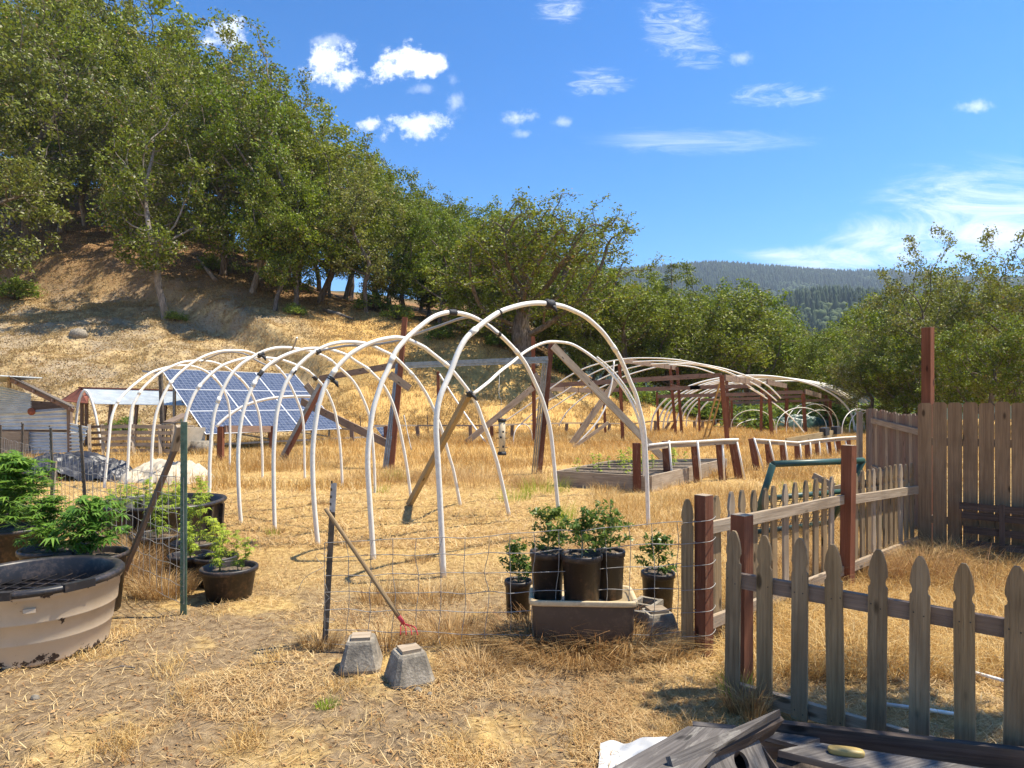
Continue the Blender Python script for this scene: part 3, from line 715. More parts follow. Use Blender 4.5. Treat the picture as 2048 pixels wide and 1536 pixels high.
# shrubs on the slope and under the trees
def bush_mesh(seed, r_, h_, n, size, mat, per=14, asp=.5, spread=.09):
    r = np.random.default_rng(seed); c = []; mb = MB()
    for k in range(n):
        a = r.uniform(0, 6.28); q = math.sqrt(r.uniform(0, 1)) * r_; z = h_ * r.uniform(.25, 1) * (1 - .5 * (q / r_) ** 2); e = Vector((math.cos(a) * q, math.sin(a) * q, z)); c.append(tuple(e))
        mb.tube([Vector((0, 0, 0)), Vector((e.x * .4, e.y * .4, z * .6)), e], [.02 * h_, .012 * h_, .004], 3)
    V, Fq = leaves(np.array(c), per, spread, size, seed, asp=asp); return mb, mesh_np('foliage', V, [Fq], mat)
SB = []
for s_ in range(3):
    mb, fm_ = bush_mesh(50 + s_, .9, 1.1, 60, .07, SHRUBM, per=26, spread=.13); so = mb.build('stem', BARK); C.objects.unlink(so); SB.append((so.data, fm_)); bpy.data.objects.remove(so)
SH = [('low green shrub beside the forked oak on the ridge', 795, 56, 1.5, 615), ('small shrub under the thin oak at the bank', 590, 53, 1.0, 0), ('yellow-green shrub where the ridge grass ends', 745, 58.5, 1.9, 0),
      ('shrub at the foot of the front pale-trunked oak', 352, 52.6, .9, 0), ('dark shrub at the far left under the big oak', 30, 55, 2.0, 0), ('green shrub patch behind the first steel beam', 880, 51, 1.3, 0),
      ('small green bush on the lower bank above the rusty roof', 250, 33, .9, 0), ('shrub left of the sprawling oak trunk', 1000, 50, 1.3, 0), ('bushy sapling by the crooked oak on the slope', 425, 61, 1.5, 0),
      ('shrub low behind the small hoops', 1500, 42, 1.9, 0), ('dark shrub behind the hoop house left end', 1260, 49, 1.8, 0), ('shrub by the small white hoops on the right', 1590, 46, 1.9, 0),
      ('dark shrub beside the round hoops at the right', 1690, 44, 1.9, 0), ('shrub under the oaks right of the big trunk', 1120, 52, 1.8, 0), ('bush between the two hoop houses, at the tree line', 1430, 50, 2.0, 0),
      ('bush at the tree line behind the leaning ladder', 1375, 50, 2.0, 0), ('bush at the tree line near the metal farm gate', 1545, 50, 1.8, 0), ('bush behind the leaning board panel', 1765, 40, 2.1, 0), ('shaded bush at the tree line near the middle hoop house posts', 1320, 51, 1.7, 0)]
for i, (L, px, Y, s, _) in enumerate(SH):
    x = (px - CX) / F * Y; root = thing('shrub', L, 'shrub', (x, Y, on(x, Y) - .05), 'shrubs along the slope and tree line'); root.scale = (s, s, s * .9); root.rotation_euler = (0, 0, i * 1.3)
    for nm, d in zip(('stem', 'foliage'), SB[i % 3]): o = bpy.data.objects.new(nm, d); C.objects.link(o); o.parent = root
# fallen log and rock
a = P(648, 592, 58); a.z = on(a.x, a.y) + .15; b2 = P(706, 622, 55); b2.z = on(b2.x, b2.y) + .1
o = MB().tube([a, (a + b2) / 2 + Vector((0, 0, .05)), b2], [.2, .17, .08], 8).build('fallen_log', BARKP, origin=a); tag(o, 'grey fallen log lying on the ridge right of the straight dark trunk', 'log')
a = P(395, 480, 62); a.z = on(a.x, a.y) + .9; b2 = P(432, 534, 58); b2.z = on(b2.x, b2.y) + .1
o = MB().tube([a, b2], [.12, .2], 8).build('fallen_log', BARKP, origin=b2); tag(o, 'dead grey trunk lying aslant between the front oaks', 'log')
rx = (157 - CX) / F * 47; rock = MB().lathe([(.02, -.3), (.5, -.2), (.62, .1), (.45, .42), (.02, .55)], (rx, 47, on(rx, 47)), 9, 1, .8, .4).build('rock', CONC, origin=(rx, 47, on(rx, 47)))
tag(rock, 'round grey boulder on the cut bank', 'rock')

# ------------------------------------------------------------------ grass as stuff
def blades(x, y, z, h, lean, width, seed, bend=1.0):
    r = np.random.default_rng(seed); n = len(x); a = r.uniform(0, 2 * np.pi, n); b = r.uniform(0, 2 * np.pi, n)
    d = np.stack([np.cos(a), np.sin(a), 0 * a], -1); s = np.stack([np.cos(b), np.sin(b), 0 * a], -1) * (width / 2)[:, None]
    p = np.stack([x, y, z], -1); hh = h[:, None]; ln = (lean * h)[:, None]; up = np.array([0, 0, 1.0])
    m = p + up * hh * .55 + d * ln * .3; tip = p + up * hh * (1 - .25 * np.minimum(lean, 1.5)[:, None]) + d * ln * bend
    V = np.stack([p - s, p + s, m + s * .75, m - s * .75, tip], 1).reshape(-1, 3); k = np.arange(n) * 5
    return V, np.stack([k, k + 1, k + 2, k + 3], -1), np.stack([k + 3, k + 2, k + 4], -1)
def grass(name, label, parts, mat):
    V = []; Q = []; Tt = []; off = 0
    for v, q, t_ in parts: V.append(v); Q.append(q + off); Tt.append(t_ + off); off += len(v)
    me = mesh_np(name, np.concatenate(V), [np.concatenate(Q), np.concatenate(Tt)], mat)
    o = bpy.data.objects.new(name, me); C.objects.link(o); tag(o, label, 'grass', kind='stuff')
def scatter(n, ylo, yhi, seed, pxlo=-150, pxhi=2250, p=1.0):
    r = np.random.default_rng(seed); u = r.uniform(0, 1, n)
    if p == 0: y = ylo * (yhi / ylo) ** u
    else: y = (ylo ** p + (yhi ** p - ylo ** p) * u) ** (1 / p)
    px = r.uniform(pxlo, pxhi, n); return (px - CX) / F * y, y, px, r
# flat straw litter close to the camera
def litter(n, ylo, yhi, seed, l0, l1, w0, keep=None):
    x, y, px, r = scatter(n, ylo, yhi, seed, p=0)
    if keep is not None: k = keep(x, y, px, r); x, y, px = x[k], y[k], px[k]
    m = len(x); a = r.uniform(0, 2 * np.pi, m); L = r.uniform(l0, l1, m); el = np.abs(r.normal(0, .28, m)); wd = w0 * r.uniform(.6, 1.4, m)
    z = hz(x, y) + .004
    d = np.stack([np.cos(a) * np.cos(el), np.sin(a) * np.cos(el), np.sin(el)], -1) * L[:, None]
    s = np.stack([-np.sin(a), np.cos(a), 0 * a], -1) * (wd / 2)[:, None]; p0 = np.stack([x, y, z], -1)
    crook = np.stack([r.normal(0, .18, m) * L, r.normal(0, .18, m) * L, np.abs(r.normal(0, .1, m)) * L], -1)
    V = np.stack([p0 - s, p0 + s, p0 + d * .5 + s + crook * .5, p0 + d * .5 - s + crook * .5, p0 + d], 1).reshape(-1, 3); k = np.arange(m) * 5
    return V, np.stack([k, k + 1, k + 2, k + 3], -1), np.stack([k + 3, k + 2, k + 4], -1)
def clumpf(sc, seed, th): return lambda x, y, px, r: sn(x, y, sc, seed) + r.normal(0, .25, len(x)) > th
# bare path to the lower left
def strawmask(x, y, px, r):
    bare = (y < 6.4) & (px < 1150) & (sn(x, y, .8, 21) + .5 * sn(x, y, .25, 22) + (900 - px) / 900 > -.05)
    return ~bare | (r.uniform(size=len(x)) < .13)
grass('straw_litter', 'flattened dry straw scattered over the near ground', [litter(150000, 2.6, 9, 61, .03, .13, .0032, strawmask), litter(90000, 8, 22, 62, .08, .22, .008)], STRAW)
def gr(n, ylo, yhi, seed, h0, h1, lean, w, mask, pxlo=-150, pxhi=2250, p=0):
    x, y, px, r = scatter(n, ylo, yhi, seed, pxlo, pxhi, p); k = mask(x, y, px, r); x, y = x[k], y[k]; m = len(x)
    h = r.uniform(h0, h1, m) * (.8 + .35 * sn(x, y, 1.5, seed)); h = np.maximum(h, h0 * .4)
    return blades(x, y, hz(x, y) - .01, h, np.abs(r.normal(lean, lean * .5, m)), w * r.uniform(.6, 1.4, m), seed + 1)
field = lambda x, y, px, r: (sn(x, y, 2.2, 31) + .4 * sn(x, y, .6, 32) + np.clip((y - 15.5) / 5, -1.1, 1.6) + r.normal(0, .2, len(x)) > .25)
inner = lambda x, y, px, r: (px > 1440 + np.maximum(0, (9.5 - y)) * 0) & (r.uniform(size=len(x)) < .9)
G_ = [gr(60000, 5, 17, 71, .04, .13, .7, .0045, clumpf(.5, 41, .35)),
      gr(130000, 13, 32, 72, .18, .42, .55, .011, field, -150, 2000),
      gr(110000, 26, 52, 73, .22, .5, .5, .02, lambda x, y, px, r: (px > 620) & (r.uniform(size=len(x)) < .9), 560, 2150),
      gr(60000, 4.2, 11, 74, .10, .34, 1.2, .0042, inner, 1440, 2250),
      gr(22000, 8, 14, 76, .14, .38, .8, .006, lambda x, y, px, r: (sn(x, y, 1.1, 33) > -.1), 1180, 1900),
      gr(60000, 3.1, 5.2, 75, .05, .16, 1.0, .0035, clumpf(.35, 42, .98), 0, 1500)]
grass('golden_grass', 'golden dry grass standing across the field and garden', G_, GOLD)
grass('hill_grass', 'short brown dry grass and litter on the hillside', [gr(300000, 29, 62, 81, .08, .32, 1.0, .024, lambda x, y, px, r: (px < 1300) & (sn(x, y, 1.5, 43) + .5 * sn(x, y, .5, 44) > -.15), -100, 1300)], HILLG)
def tuft(px, py, n, rad, h, seed, mat_parts, lean=.8, w=.004, z=0):
    g = G(px, py); r = np.random.default_rng(seed); a = r.uniform(0, 6.28, n); q = rad * np.sqrt(r.uniform(0, 1, n)); x = g.x + np.cos(a) * q; y = g.y + np.sin(a) * q * .7
    mat_parts.append(blades(x, y, hz(x, y) - .01, h * r.uniform(.4, 1.1, n), np.abs(r.normal(lean, .35, n)), w * r.uniform(.6, 1.5, n), seed))
tp = []
for i, (px, py, n, rad, h, ln) in enumerate([(300,1130,1500,.32,.42,.6),(255,1160,1100,.28,.36,.7),(330,1190,1100,.25,.30,.8),(300,1080,1100,.35,.45,.5),(400,1165,600,.2,.28,.8),(250,1110,800,.25,.4,.6),
      (1160,1300,2600,.55,.22,1.1),(1050,1290,1400,.3,.2,1.0),(1260,1300,1400,.32,.24,1.1),(900,1270,1200,.35,.2,.9),(770,1290,900,.25,.18,.9),(860,1200,700,.3,.18,.7),(640,1290,500,.14,.17,.8),(760,1200,400,.2,.25,.5),
      (960,1330,800,.3,.12,1),(1480,1420,260,.08,.22,.6),(1505,1435,200,.06,.26,.5),(1340,1310,500,.2,.16,1),(640,1010,300,.2,.15,.5),(552,1065,250,.12,.14,.6),(840,1120,200,.15,.14,.6),(545,1410,200,.08,.07,.8),
      (1720,1150,900,.4,.4,1.1),(1830,1150,900,.35,.42,1.1),(1900,1130,900,.3,.45,.9),(1990,1150,900,.35,.36,1.1),(1600,1140,700,.35,.36,1.0),(1560,1180,500,.3,.3,1),(750,965,900,1.2,.45,.9),(960,965,1500,1.3,.5,1.0),(860,960,900,1.2,.45,.8),(600,935,900,1.6,.5,.7),(1060,975,500,.4,.4,.8)]):
    tuft(px, py, n, rad, h, 300 + i, tp, ln)
grass('dry_weed_clumps', 'tangled clumps of tall dry weeds around pots, blocks and fence', tp, STRAW)
tg = []
for i, (px, py, n, rad, h) in enumerate([(1090,985,260,.5,.4),(1030,1000,160,.3,.35),(1120,1040,260,.25,.35),(655,1410,160,.07,.06),(1480,1400,160,.1,.22),(1640,985,260,.8,.3),(1590,1000,200,.6,.25),(790,960,200,.3,.35),(760,985,80,.2,.25),(545,1070,60,.1,.15)]):
    tuft(px, py, n, rad, h, 400 + i, tg, .4, .004)
grass('green_weeds', 'sparse green weeds among the dry grass', tg, HEMPY)
x, y, px, r = scatter(190000, 30, 75, 95, -100, 1150, 1); k = ((px < 600 + r.normal(0, 60, len(px))) & (r.uniform(size=len(px)) < .6)) | (y > 49.5 + r.normal(0, 1.5, len(px))); x, y = x[k], y[k]; V_, F_ = leaves(np.stack([x, y, hz(x, y) + .04], -1), 1, 0.03, .060, 96, up=.7, asp=.6)
o = bpy.data.objects.new('forest_litter', mesh_np('forest_litter', V_, [F_], None, [HILLG, TWIGC, CLAY], np.where((sn(x, y, 5, 97) + r.normal(0, .5, len(x)) > .4) & (y < 52), 2, (np.arange(len(x)) % 3 == 0) * 1))); C.objects.link(o); tag(o, 'dry leaves, clods and thatch covering the wooded slope', 'leaf litter', kind='stuff')
tk_ = []
for i, (px, py, n, rad, h) in enumerate([(1090,1292,150,.3,.34),(1200,1296,170,.3,.36),(1270,1292,90,.2,.34),(1040,1280,60,.2,.3),(1480,1425,50,.06,.3),(1560,1190,90,.3,.45),(1700,1170,120,.4,.5),(1850,1170,140,.3,.55),(1960,1180,120,.35,.5),(320,1150,150,.25,.5),(270,1180,120,.2,.42),(760,1250,60,.3,.3),(940,1260,60,.3,.28)]):
    tuft(px, py, n, rad, h, 500 + i, tk_, 1.0, .0045)
grass('dry_stalks', 'long bent dry stalks crossing the tote, pots and fences', tk_, TWIGC)
# dead leaves, twigs and clods
x, y, px, r = scatter(5200, 2.8, 11, 91, p=0); V_, F_ = leaves(np.stack([x, y, hz(x, y) + .008], -1), 1, .002, .013, 92, up=1.4, asp=.6)
o = bpy.data.objects.new('leaf_litter', mesh_np('leaf_litter', V_, [F_], TWIGC)); C.objects.link(o); tag(o, 'fallen brown leaves and chips on the near ground', 'leaf litter', kind='stuff')
# ------------------------------------------------------------------ white hoop tunnel
def plane_hit(px, py, A, B):
    """3-D point on the upright plane through ground points A, B seen at px, py"""
    d = Vector(((px - CX) / F, 1, (YH - py) / F)); n = Vector((B.y - A.y, A.x - B.x, 0)); o = Vector((0, 0, CAMH))
    return o + d * ((A - o).dot(n) / d.dot(n))
def hoop(label, bl, br, pts, joints=(), r=.028, group='white pipe hoops of the near tunnel', cat='hoop', mat=None, flaps=False):
    A = G(*bl); B = G(*br)
    L = [A] + [plane_hit(x, y, A, B) for x, y in pts] + [B]
    A2 = Vector(A); L[0] = Vector((A.x, A.y, on(A.x, A.y) - .06)); L[-1] = Vector((B.x, B.y, on(B.x, B.y) - .06))
    root = thing('pipe_hoop', label, cat, (A.x, A.y, on(A.x, A.y)), group)
    L = smooth_path(L, 5)
    for _ in range(3): L = [L[0]] + [(L[i - 1] + L[i] * 2 + L[i + 1]) / 4 for i in range(1, len(L) - 1)] + [L[-1]]
    MB().tube(L, r, 10).build('pipe', mat or PVC, root)
    for fr_ in (.27, .70):
        i = int(len(L) * fr_); d = (L[i + 1] - L[i - 1]).normalized(); MB().tube([L[i] - d * .05, L[i] + d * .05], r * 1.16, 10).build('coupling', PVC, root)
    for x, y, ln, blob in joints:
        q = plane_hit(x, y, A, B); i = min(range(len(L)), key=lambda k: (L[k] - q).length); j = min(len(L) - 2, max(1, i)); d = (L[j + 1] - L[j - 1]).normalized()
        m = MB(); pp = [q + d * ln * (k / 4 - .5) for k in range(5)]
        m.tube(pp, [r * (1.22 + blob * random.uniform(.1, .9)) for _ in pp], 9)
        if blob > .5: m.tube([q, q + Vector((.07, 0, -.05)), q + Vector((.10, -.02, -.11))], [.02, .03, .006], 6)
        m.build('tape_joint', TAPE, root)
    return L
HA = [(878,960),(873,880),(873,830),(881,790),(900,748),(913,712),(930,679),(951,659),(976,639),(1001,623),(1027,614),(1052,608),(1078,606),(1098,608),(1123,612),(1144,620),(1167,631),(1184,644),(1205,664),(1222,687),(1238,712),(1250,738),(1260,763),(1271,788),(1278,814),(1286,847),(1290,877),(1293,930)]
HB = [(739,996),(735,918),(740,860),(746,820),(755,790),(765,761),(776,739),(790,705),(805,686),(820,670),(844,650),(866,634),(888,626),(905,625),(932,629),(954,638),(976,651),(998,668),(1020,689),(1042,714),(1056,736),(1071,768),(1083,795),(1091,820),(1101,860),(1107,915),(1111,960)]
HC = [(628,1006),(625,918),(628,869),(635,820),(640,802),(648,776),(659,757),(673,736),(688,720),(702,707),(724,694),(746,684),(768,678),(790,675),(808,677),(820,681),(849,695),(859,703),(881,720),(900,736),(924,765),(939,785),(954,809),(966,844),(979,877),(989,908),(999,943)]
HD = [(548,1006),(547,918),(549,879),(552,836),(558,806),(568,774),(579,754),(592,736),(609,719),(627,705),(651,692),(673,686),(695,684),(717,685),(739,689),(761,700),(783,710),(795,719),(812,736),(830,755),(843,773),(858,798),(869,823),(879,847),(889,877),(899,915),(907,941)]
HE = [(478,996),(476,918),(478,880),(481,850),(487,821),(495,796),(508,767),(520,748),(535,732),(555,718),(576,708),(598,701),(620,697),(651,698),(673,703),(695,711),(710,722),(732,735),(746,748),(761,763),(774,783),(786,809),(797,847),(805,885),(815,941)]
HF = [(419,985),(419,938),(421,898),(422,880),(425,850),(429,825),(437,800),(447,776),(461,751),(480,730),(500,717),(524,704),(546,697),(568,695),(590,697),(612,701),(634,707),(656,717),(680,737),(702,757),(717,779),(729,805),(737,827),(744,865),(749,941)]
HG = [(365,960),(364,900),(367,860),(372,834),(379,810),(392,782),(408,762),(429,742),(447,730),(466,723),(488,717),(510,715),(532,716),(554,718),(576,724),(598,733),(620,745),(646,771),(658,792),(668,817),(675,850),(681,898),(684,957)]
HH = [(303,940),(304,900),(307,860),(312,829),(321,804),(335,775),(353,752),(375,733),(397,718),(420,708),(444,702),(473,701),(495,703),(514,710),(532,718),(546,727),(561,741),(574,758),(584,777),(595,802),(604,828),(608,865),(609,918)]
HI = [(255,940),(257,904),(259,863),(263,819),(271,801),(282,781),(297,765),(319,746),(341,734),(363,725),(385,722),(408,722),(429,725),(451,734),(470,748),(488,765),(501,783),(511,806),(519,833),(523,872),(525,918)]
HJ = [(212,940),(216,904),(219,870),(222,841),(230,815),(241,796),(258,778),(280,760),(304,744),(326,737),(348,732),(370,731),(392,734),(414,744),(432,759),(444,774),(452,791),(458,812),(460,841),(460,900)]
hoop('nearest and tallest white hoop, with a lump of black tape at its crown', (888,1154), (1297,1055), HA, [(1098,608,.14,1.0),(999,625,.02,.2)], .030)
hoop('second tall white hoop, black tape sleeve at its crown and pipe stub below', (748,1118), (1119,1037), HB, [(904,625,.13,.3),(997,668,.05,.1)], .030)
hoop('third white hoop, with black tape flap on its left shoulder', (637,1088), (1020,1030), HC, [(662,758,.05,.9),(940,787,.10,.6)], .030)
hoop('fourth white hoop, whose left shoulder is wired to the ridge pipe', (550,1061), (922,1008), HD, [(636,703,.07,.4),(587,744,.08,-.05)])
hoop('fifth white hoop, with a short black sleeve on its left shoulder', (483,1046), (823,998), HE, [(521,747,.10,.0)])
hoop('sixth white hoop, black ball of tape near its crown, foot behind the big black trough', (409,1028), (750,986), HF, [(521,709,.11,.7)])
hoop('seventh white hoop, black tape on its right shoulder', (362,1012), (685,975), HG, [(630,756,.10,.5)])
hoop('eighth white hoop, its left leg in front of the slatted fence', (301,990), (610,955), HH)
hoop('ninth white hoop, left foot beside the cream tarp heap', (250,984), (525,953), HI)
hoop('last and lowest white hoop of the near tunnel, at its far left end', (208,977), (459,943), HJ)
# pipe that runs under the hoop crowns
def pathP(L): return smooth_path([P(*q) for q in L], 4)
L = pathP([(403,724,13.0),(444,706,12.7),(486,707,12.4),(517,723,12.1),(540,731,11.8),(565,718,11.5),(583,701,11.2),(594,675,11.0)])
tag(MB().tube(L, .016, 7).build('loose_pipe', PVC_GREY, origin=L[0]), 'thin wavy loose grey pipe with its end sticking up over the far hoops', 'pipe')
L = pathP([(632,704,10.6),(690,692,10.2),(735,691,9.9),(795,682,9.5),(820,672,9.3),(870,655,9.1),(925,636,8.9),(950,636,8.8),(972,647,8.7),(996,668,8.6)])
tag(MB().tube(L, .02, 8).build('ridge_pipe', PVC_GREY, origin=L[0]), 'grey conduit tied below the crowns of the second to fourth hoops', 'pipe')
L = pathP([(946,788,10.0),(976,765,10.4),(1000,743,10.9),(1024,725,11.3),(1047,706,11.7),(1071,692,12.0),(1095,684,12.2),(1118,684,12.4),(1142,688,12.5),(1165,700,12.6),(1189,717,12.6),(1213,737,12.7),(1236,763,12.7),(1255,791,12.8),(1270,820,12.8),(1281,853,12.9),(1286,890,12.9),(1289,985,13.0)])
bent = MB().tube(L, .027, 9).tube([p + Vector((.045, -.02, .03)) for p in L[40:62]], .015, 6).build('bent_pipe', PVC, origin=L[-1]); tag(bent, 'long bent cream pipe arching over the leaning grey plank, feeder hung from it', 'pipe')

# ------------------------------------------------------------------ old wood and steel frame
def stick(name, label, cat, p0, p1, wd, ht, mat, up=(0, 0, 1), group=None):
    return tag(MB().beam(p0, p1, wd, ht, up).build(name, mat, origin=p0), label, cat, group)
fr = thing('post_and_beam_frame', 'standing red post and steel channel beams spanning behind the hoops', 'frame', (G(782,936)))
MB().beam(G(783,938), P(810,635,18), .13, .13).build('post', W_REDF, fr)
m = MB()
for dx in (-.055, 0, .055): m.beam(G(781,938) + Vector((-.13 + dx, -.02, 0)), P(799,728,17.9) + Vector((dx - .02, 0, 0)), .04, .12)
m.build('steel_post', WIREB, fr)
MB().beam(P(641,757,20.2), P(798,729,18), .09, .17).build('beam', W_DARK, fr)
m = MB(); a, b2 = P(800,731,17.9), P(1096,719,16.0)
m.beam(a, b2, .06, .05); m.beam(a + Vector((0, .03, .055)), b2 + Vector((0, .03, .055)), .04, .05); m.beam(a - Vector((0, -.03, .055)), b2 - Vector((0, -.03, .055)), .04, .05); m.build('steel_beam', WIREB, fr)
m = MB()
for dx in (-.075, -.025, .025): m.beam(G(1070,950) + Vector((dx, 0, 0)), P(1092,726,16.0) + Vector((dx, 0, 0)), .035, .12)
m.build('steel_post', WIREB, fr)
MB().beam(G(1078,950), P(1103,684,16.2), .13, .13).build('post', W_RED, fr)
stick('leaning_post', 'red post with steel strips leaning left below the first beam', 'post', G(566,922), P(650,764,20.4), .15, .13, W_REDF)
m = MB().beam(G(558,922), P(640,766,20.3), .05, .10); tag(m.build('steel_strip', WIREB, origin=G(558,922)), 'grey metal strip on the left side of the leaning red post', 'strip')
stick('diagonal_plank', 'long grey plank falling from the right frame post down to the garden fence', 'plank', P(1106,692,16.1), P(1345,936,17.6), .05, .19, W_GREY)
stick('plank', 'dark weathered plank sloping right across the solar panel corner', 'plank', P(603,803,21), P(778,889,18.6), .05, .23, W_DARK)
stick('plank_stub', 'short plank stub nailed on the standing red post', 'plank', P(779,748,17.7), P(820,777,17.8), .05, .20, W_GREY)
stick('plank_stub', 'short pointed plank stub nailed on the leaning red post', 'plank', P(612,769,20.3), P(640,803,20.3), .05, .20, W_GREY)
stick('timber_prop', 'treated square timber propped against the third hoop, black tape at its top', 'timber', G(818,1010), P(936,790,9.9), .09, .09, W_TREAT)
stick('post', 'rust-red post standing right of the feeder behind the second hoop', 'post', G(1069,890), P(1066,673,27.5), .16, .14, W_REDF)
stick('post', 'shorter rust-red post left of the feeder, pipe leaning on it', 'post', G(878,885), P(876,743,29), .13, .13, W_RED)
stick('plank', 'pale grey plank leaning against the tall rust-red post', 'plank', P(930,887,26.5), P(1066,775,27.2), .05, .24, W_GREY)
stick('plank', 'wide pale grey plank leaning right, crossing the long diagonal plank', 'plank', P(1143,889,26.5), P(1231,764,27.2), .06, .26, W_GREY)
stick('plank', 'narrow white-grey plank lying low right of the wide leaning plank', 'plank', P(1147,895,25), P(1217,845,25.5), .05, .12, W_GREY)
L = pathP([(879,748,28.9),(905,790,28.5),(940,842,28),(976,891,27)]); tag(MB().tube(L, .04, 6).build('leaning_pipe', PVC, origin=L[-1]), 'straight pale pipe leaning down right from the shorter rust-red post', 'pipe')
L = pathP([(1157,885,26),(1187,853,26.2),(1205,826,26.4),(1215,800,26.6),(1224,764,26.8),(1228,722,27)]); tag(MB().tube(L, .035, 6).build('curved_pipe', PVC, origin=L[0]), 'thin white pipe curving up beside the wide leaning plank', 'pipe')
stick('plank_stub', 'grey plank stub between the tall rust-red post and the steel post', 'plank', P(1068,748,20), P(1103,795,20), .05, .2, W_GREY)
L = pathP([(808,830,17),(815,865,16.6),(823,900,16.2)]); tag(MB().tube(L, .012, 5).build('rod', PVC_GREY, origin=L[-1]), 'thin leaning rod right of the standing red post', 'rod')

# bird feeder
fy = 10.45; c = P(1004, 874, fy); h_ = 72 / F * fy; fb = thing('bird_feeder', 'clear tube bird feeder with dark cap and seed, hanging on a wire', 'bird feeder', (c.x, c.y, c.z - h_ / 2)); b0 = Vector((c.x, c.y, c.z - h_ / 2))
MB().lathe([(.0, .05), (.055, .05), (.055, h_ - .04), (.0, h_ - .04)], b0, 16).build('tube', SEEDT, fb)
MB().lathe([(.0, h_ - .045), (.068, h_ - .045), (.066, h_), (.0, h_ + .01)], b0, 16).build('cap', TAPE, fb)
MB().lathe([(.0, 0), (.07, 0), (.075, .025), (.06, .055), (.0, .055)], b0, 16).build('base', TAPE, fb)
for zz, s in ((.12, 1), (.27, -1), (.36, 1)):
    MB().tube([b0 + Vector((-.09 * s, -.02, zz)), b0 + Vector((.09 * s, -.02, zz))], .006, 5).tube([b0 + Vector((.02 * s, -.05, zz + .015)), b0 + Vector((.02 * s, -.065, zz + .015))], .018, 8).build('perch', TAPE, fb)
MB().tube(smooth_path([b0 + Vector((0, 0, h_)), P(1001, 822, fy), P(1003, 800, fy), P(998, 790, fy), P(999, 748, 10.8)], 3), .004, 4).build('hanging_wire', WIRE, fb)

# ------------------------------------------------------------------ wooden hoop houses in the back
def hoop_house(label, posts, beams, purlins, arcs, loc, extra=None):
    root = thing('hoop_house', label, 'hoop house frame', loc)
    for (xt, yt), (xb, yb), w_, mt in posts:
        g = G(xb, yb); MB().beam(g, P(xt, yt, g.y), w_, w_).build('post', mt, root)
    for (x0, y0, Y0), (x1, y1, Y1), h_ in beams: MB().beam(P(x0, y0, Y0), P(x1, y1, Y1), .06, h_).build('beam', W_BROWN, root)
    for (x0, y0, Y0), (x1, y1, Y1), h_ in purlins:
        a, b = P(x0, y0, Y0), P(x1, y1, Y1); m = MB().beam(a, b, .07, h_)
        n = 4
        for k in range(n + 1):
            q = a.lerp(b, k / n) + Vector((0, -.05, 0)); m.beam(q - Vector((0, 0, h_ * .6)), q + Vector((0, 0, h_ * .6)), .03, .03)
        m.build('purlin', W_DARK, root)
    for pts, Y0, Y1, r in arcs:
        n = len(pts); L = [P(x, y, Y0 + (Y1 - Y0) * (x - pts[0][0]) / (pts[-1][0] - pts[0][0])) for x, y in pts]
        MB().tube(smooth_path(L, 3), r, 7).build('pipe_arc', PVC, root)
    return root
arc_a = [(1005,846),(1060,808),(1116,766),(1159,741),(1195,728),(1229,721),(1257,717),(1290,716),(1327,717),(1364,721),(1400,728),(1417,731),(1450,738),(1482,748),(1512,759),(1538,773),(1562,797)]
arc_b = [(1040,850),(1090,806),(1126,785),(1154,765),(1170,755),(1202,739),(1235,730),(1255,726),(1283,723),(1320,722),(1364,725),(1400,730),(1450,742),(1482,756),(1512,770),(1534,785),(1554,802)]
arc_c = [(1062,842),(1100,819),(1129,800),(1153,785),(1191,763),(1221,749),(1246,740),(1283,731),(1311,728),(1349,727),(1400,731),(1453,744),(1482,761),(1504,776),(1529,792)]
arc_d = [(1118,853),(1122,843),(1135,823),(1159,801),(1182,785),(1217,768),(1243,755),(1268,746),(1305,736),(1342,730),(1371,732),(1395,736),(1428,747),(1453,757),(1482,768),(1504,779),(1535,798),(1570,824),(1592,845),(1611,869)]
hoop_house('wooden hoop house frame with low wide pipe arcs and red posts, nearer of the two',
  [((1239,728),(1246,889),.13,W_REDF),((1340,731),(1352,873),.13,W_REDF),((1354,734),(1364,872),.13,W_RED),((1314,784),(1317,867),.12,W_REDF),((1443,750),(1456,898),.14,W_REDF),((1453,760),(1459,868),.14,W_RED),((1398,795),(1399,867),.11,W_REDF),((1207,780),(1211,871),.13,W_REDF),((1538,780),(1544,877),.14,W_REDF)],
  [((1100,771,29),(1400,752,27),.20),((1400,752,27),(1443,750,25.5),.17),((1224,780,33),(1400,775,33),.20),((1380,775,33),(1502,772,33),.20),((1315,793,37),(1540,787,37),.20),((1402,800,39),(1540,796,39),.16),((1341,768,34.2),(1357,773,34.2),.08)],
  [((1242,720,29),(1352,736,35.2),.22),((1100,777,30),(1208,783,33),.22),((1450,755,25.5),(1521,767,32),.24)],
  [(arc_a,28.6,27.5,.03),(arc_b,30.5,29.5,.03),(arc_c,32.5,31.5,.03),(arc_d,35.5,36,.035)], tuple(G(1300,880)))
def ell(cx, hw, ytop, yb, n=22, sup=1.0):
    return [(cx - hw * math.cos(math.pi * k / n), yb - (yb - ytop) * math.sin(math.pi * k / n) ** .85) for k in range(n + 1)]
arcs3 = []
for k, (fl, fr_, top, Y) in enumerate([(1302,1709,751,37.5),(1316,1722,753,39),(1334,1737,755,40.5),(1352,1748,757,42),(1372,1757,759,43.5),(1392,1768,762,45),(1326,1729,754,39.8),(1362,1753,758,42.8)]):
    arcs3.append((ell((fl + fr_) / 2, (fr_ - fl) / 2, top, YH + F * CAMH / Y - 4), Y, Y, .052))
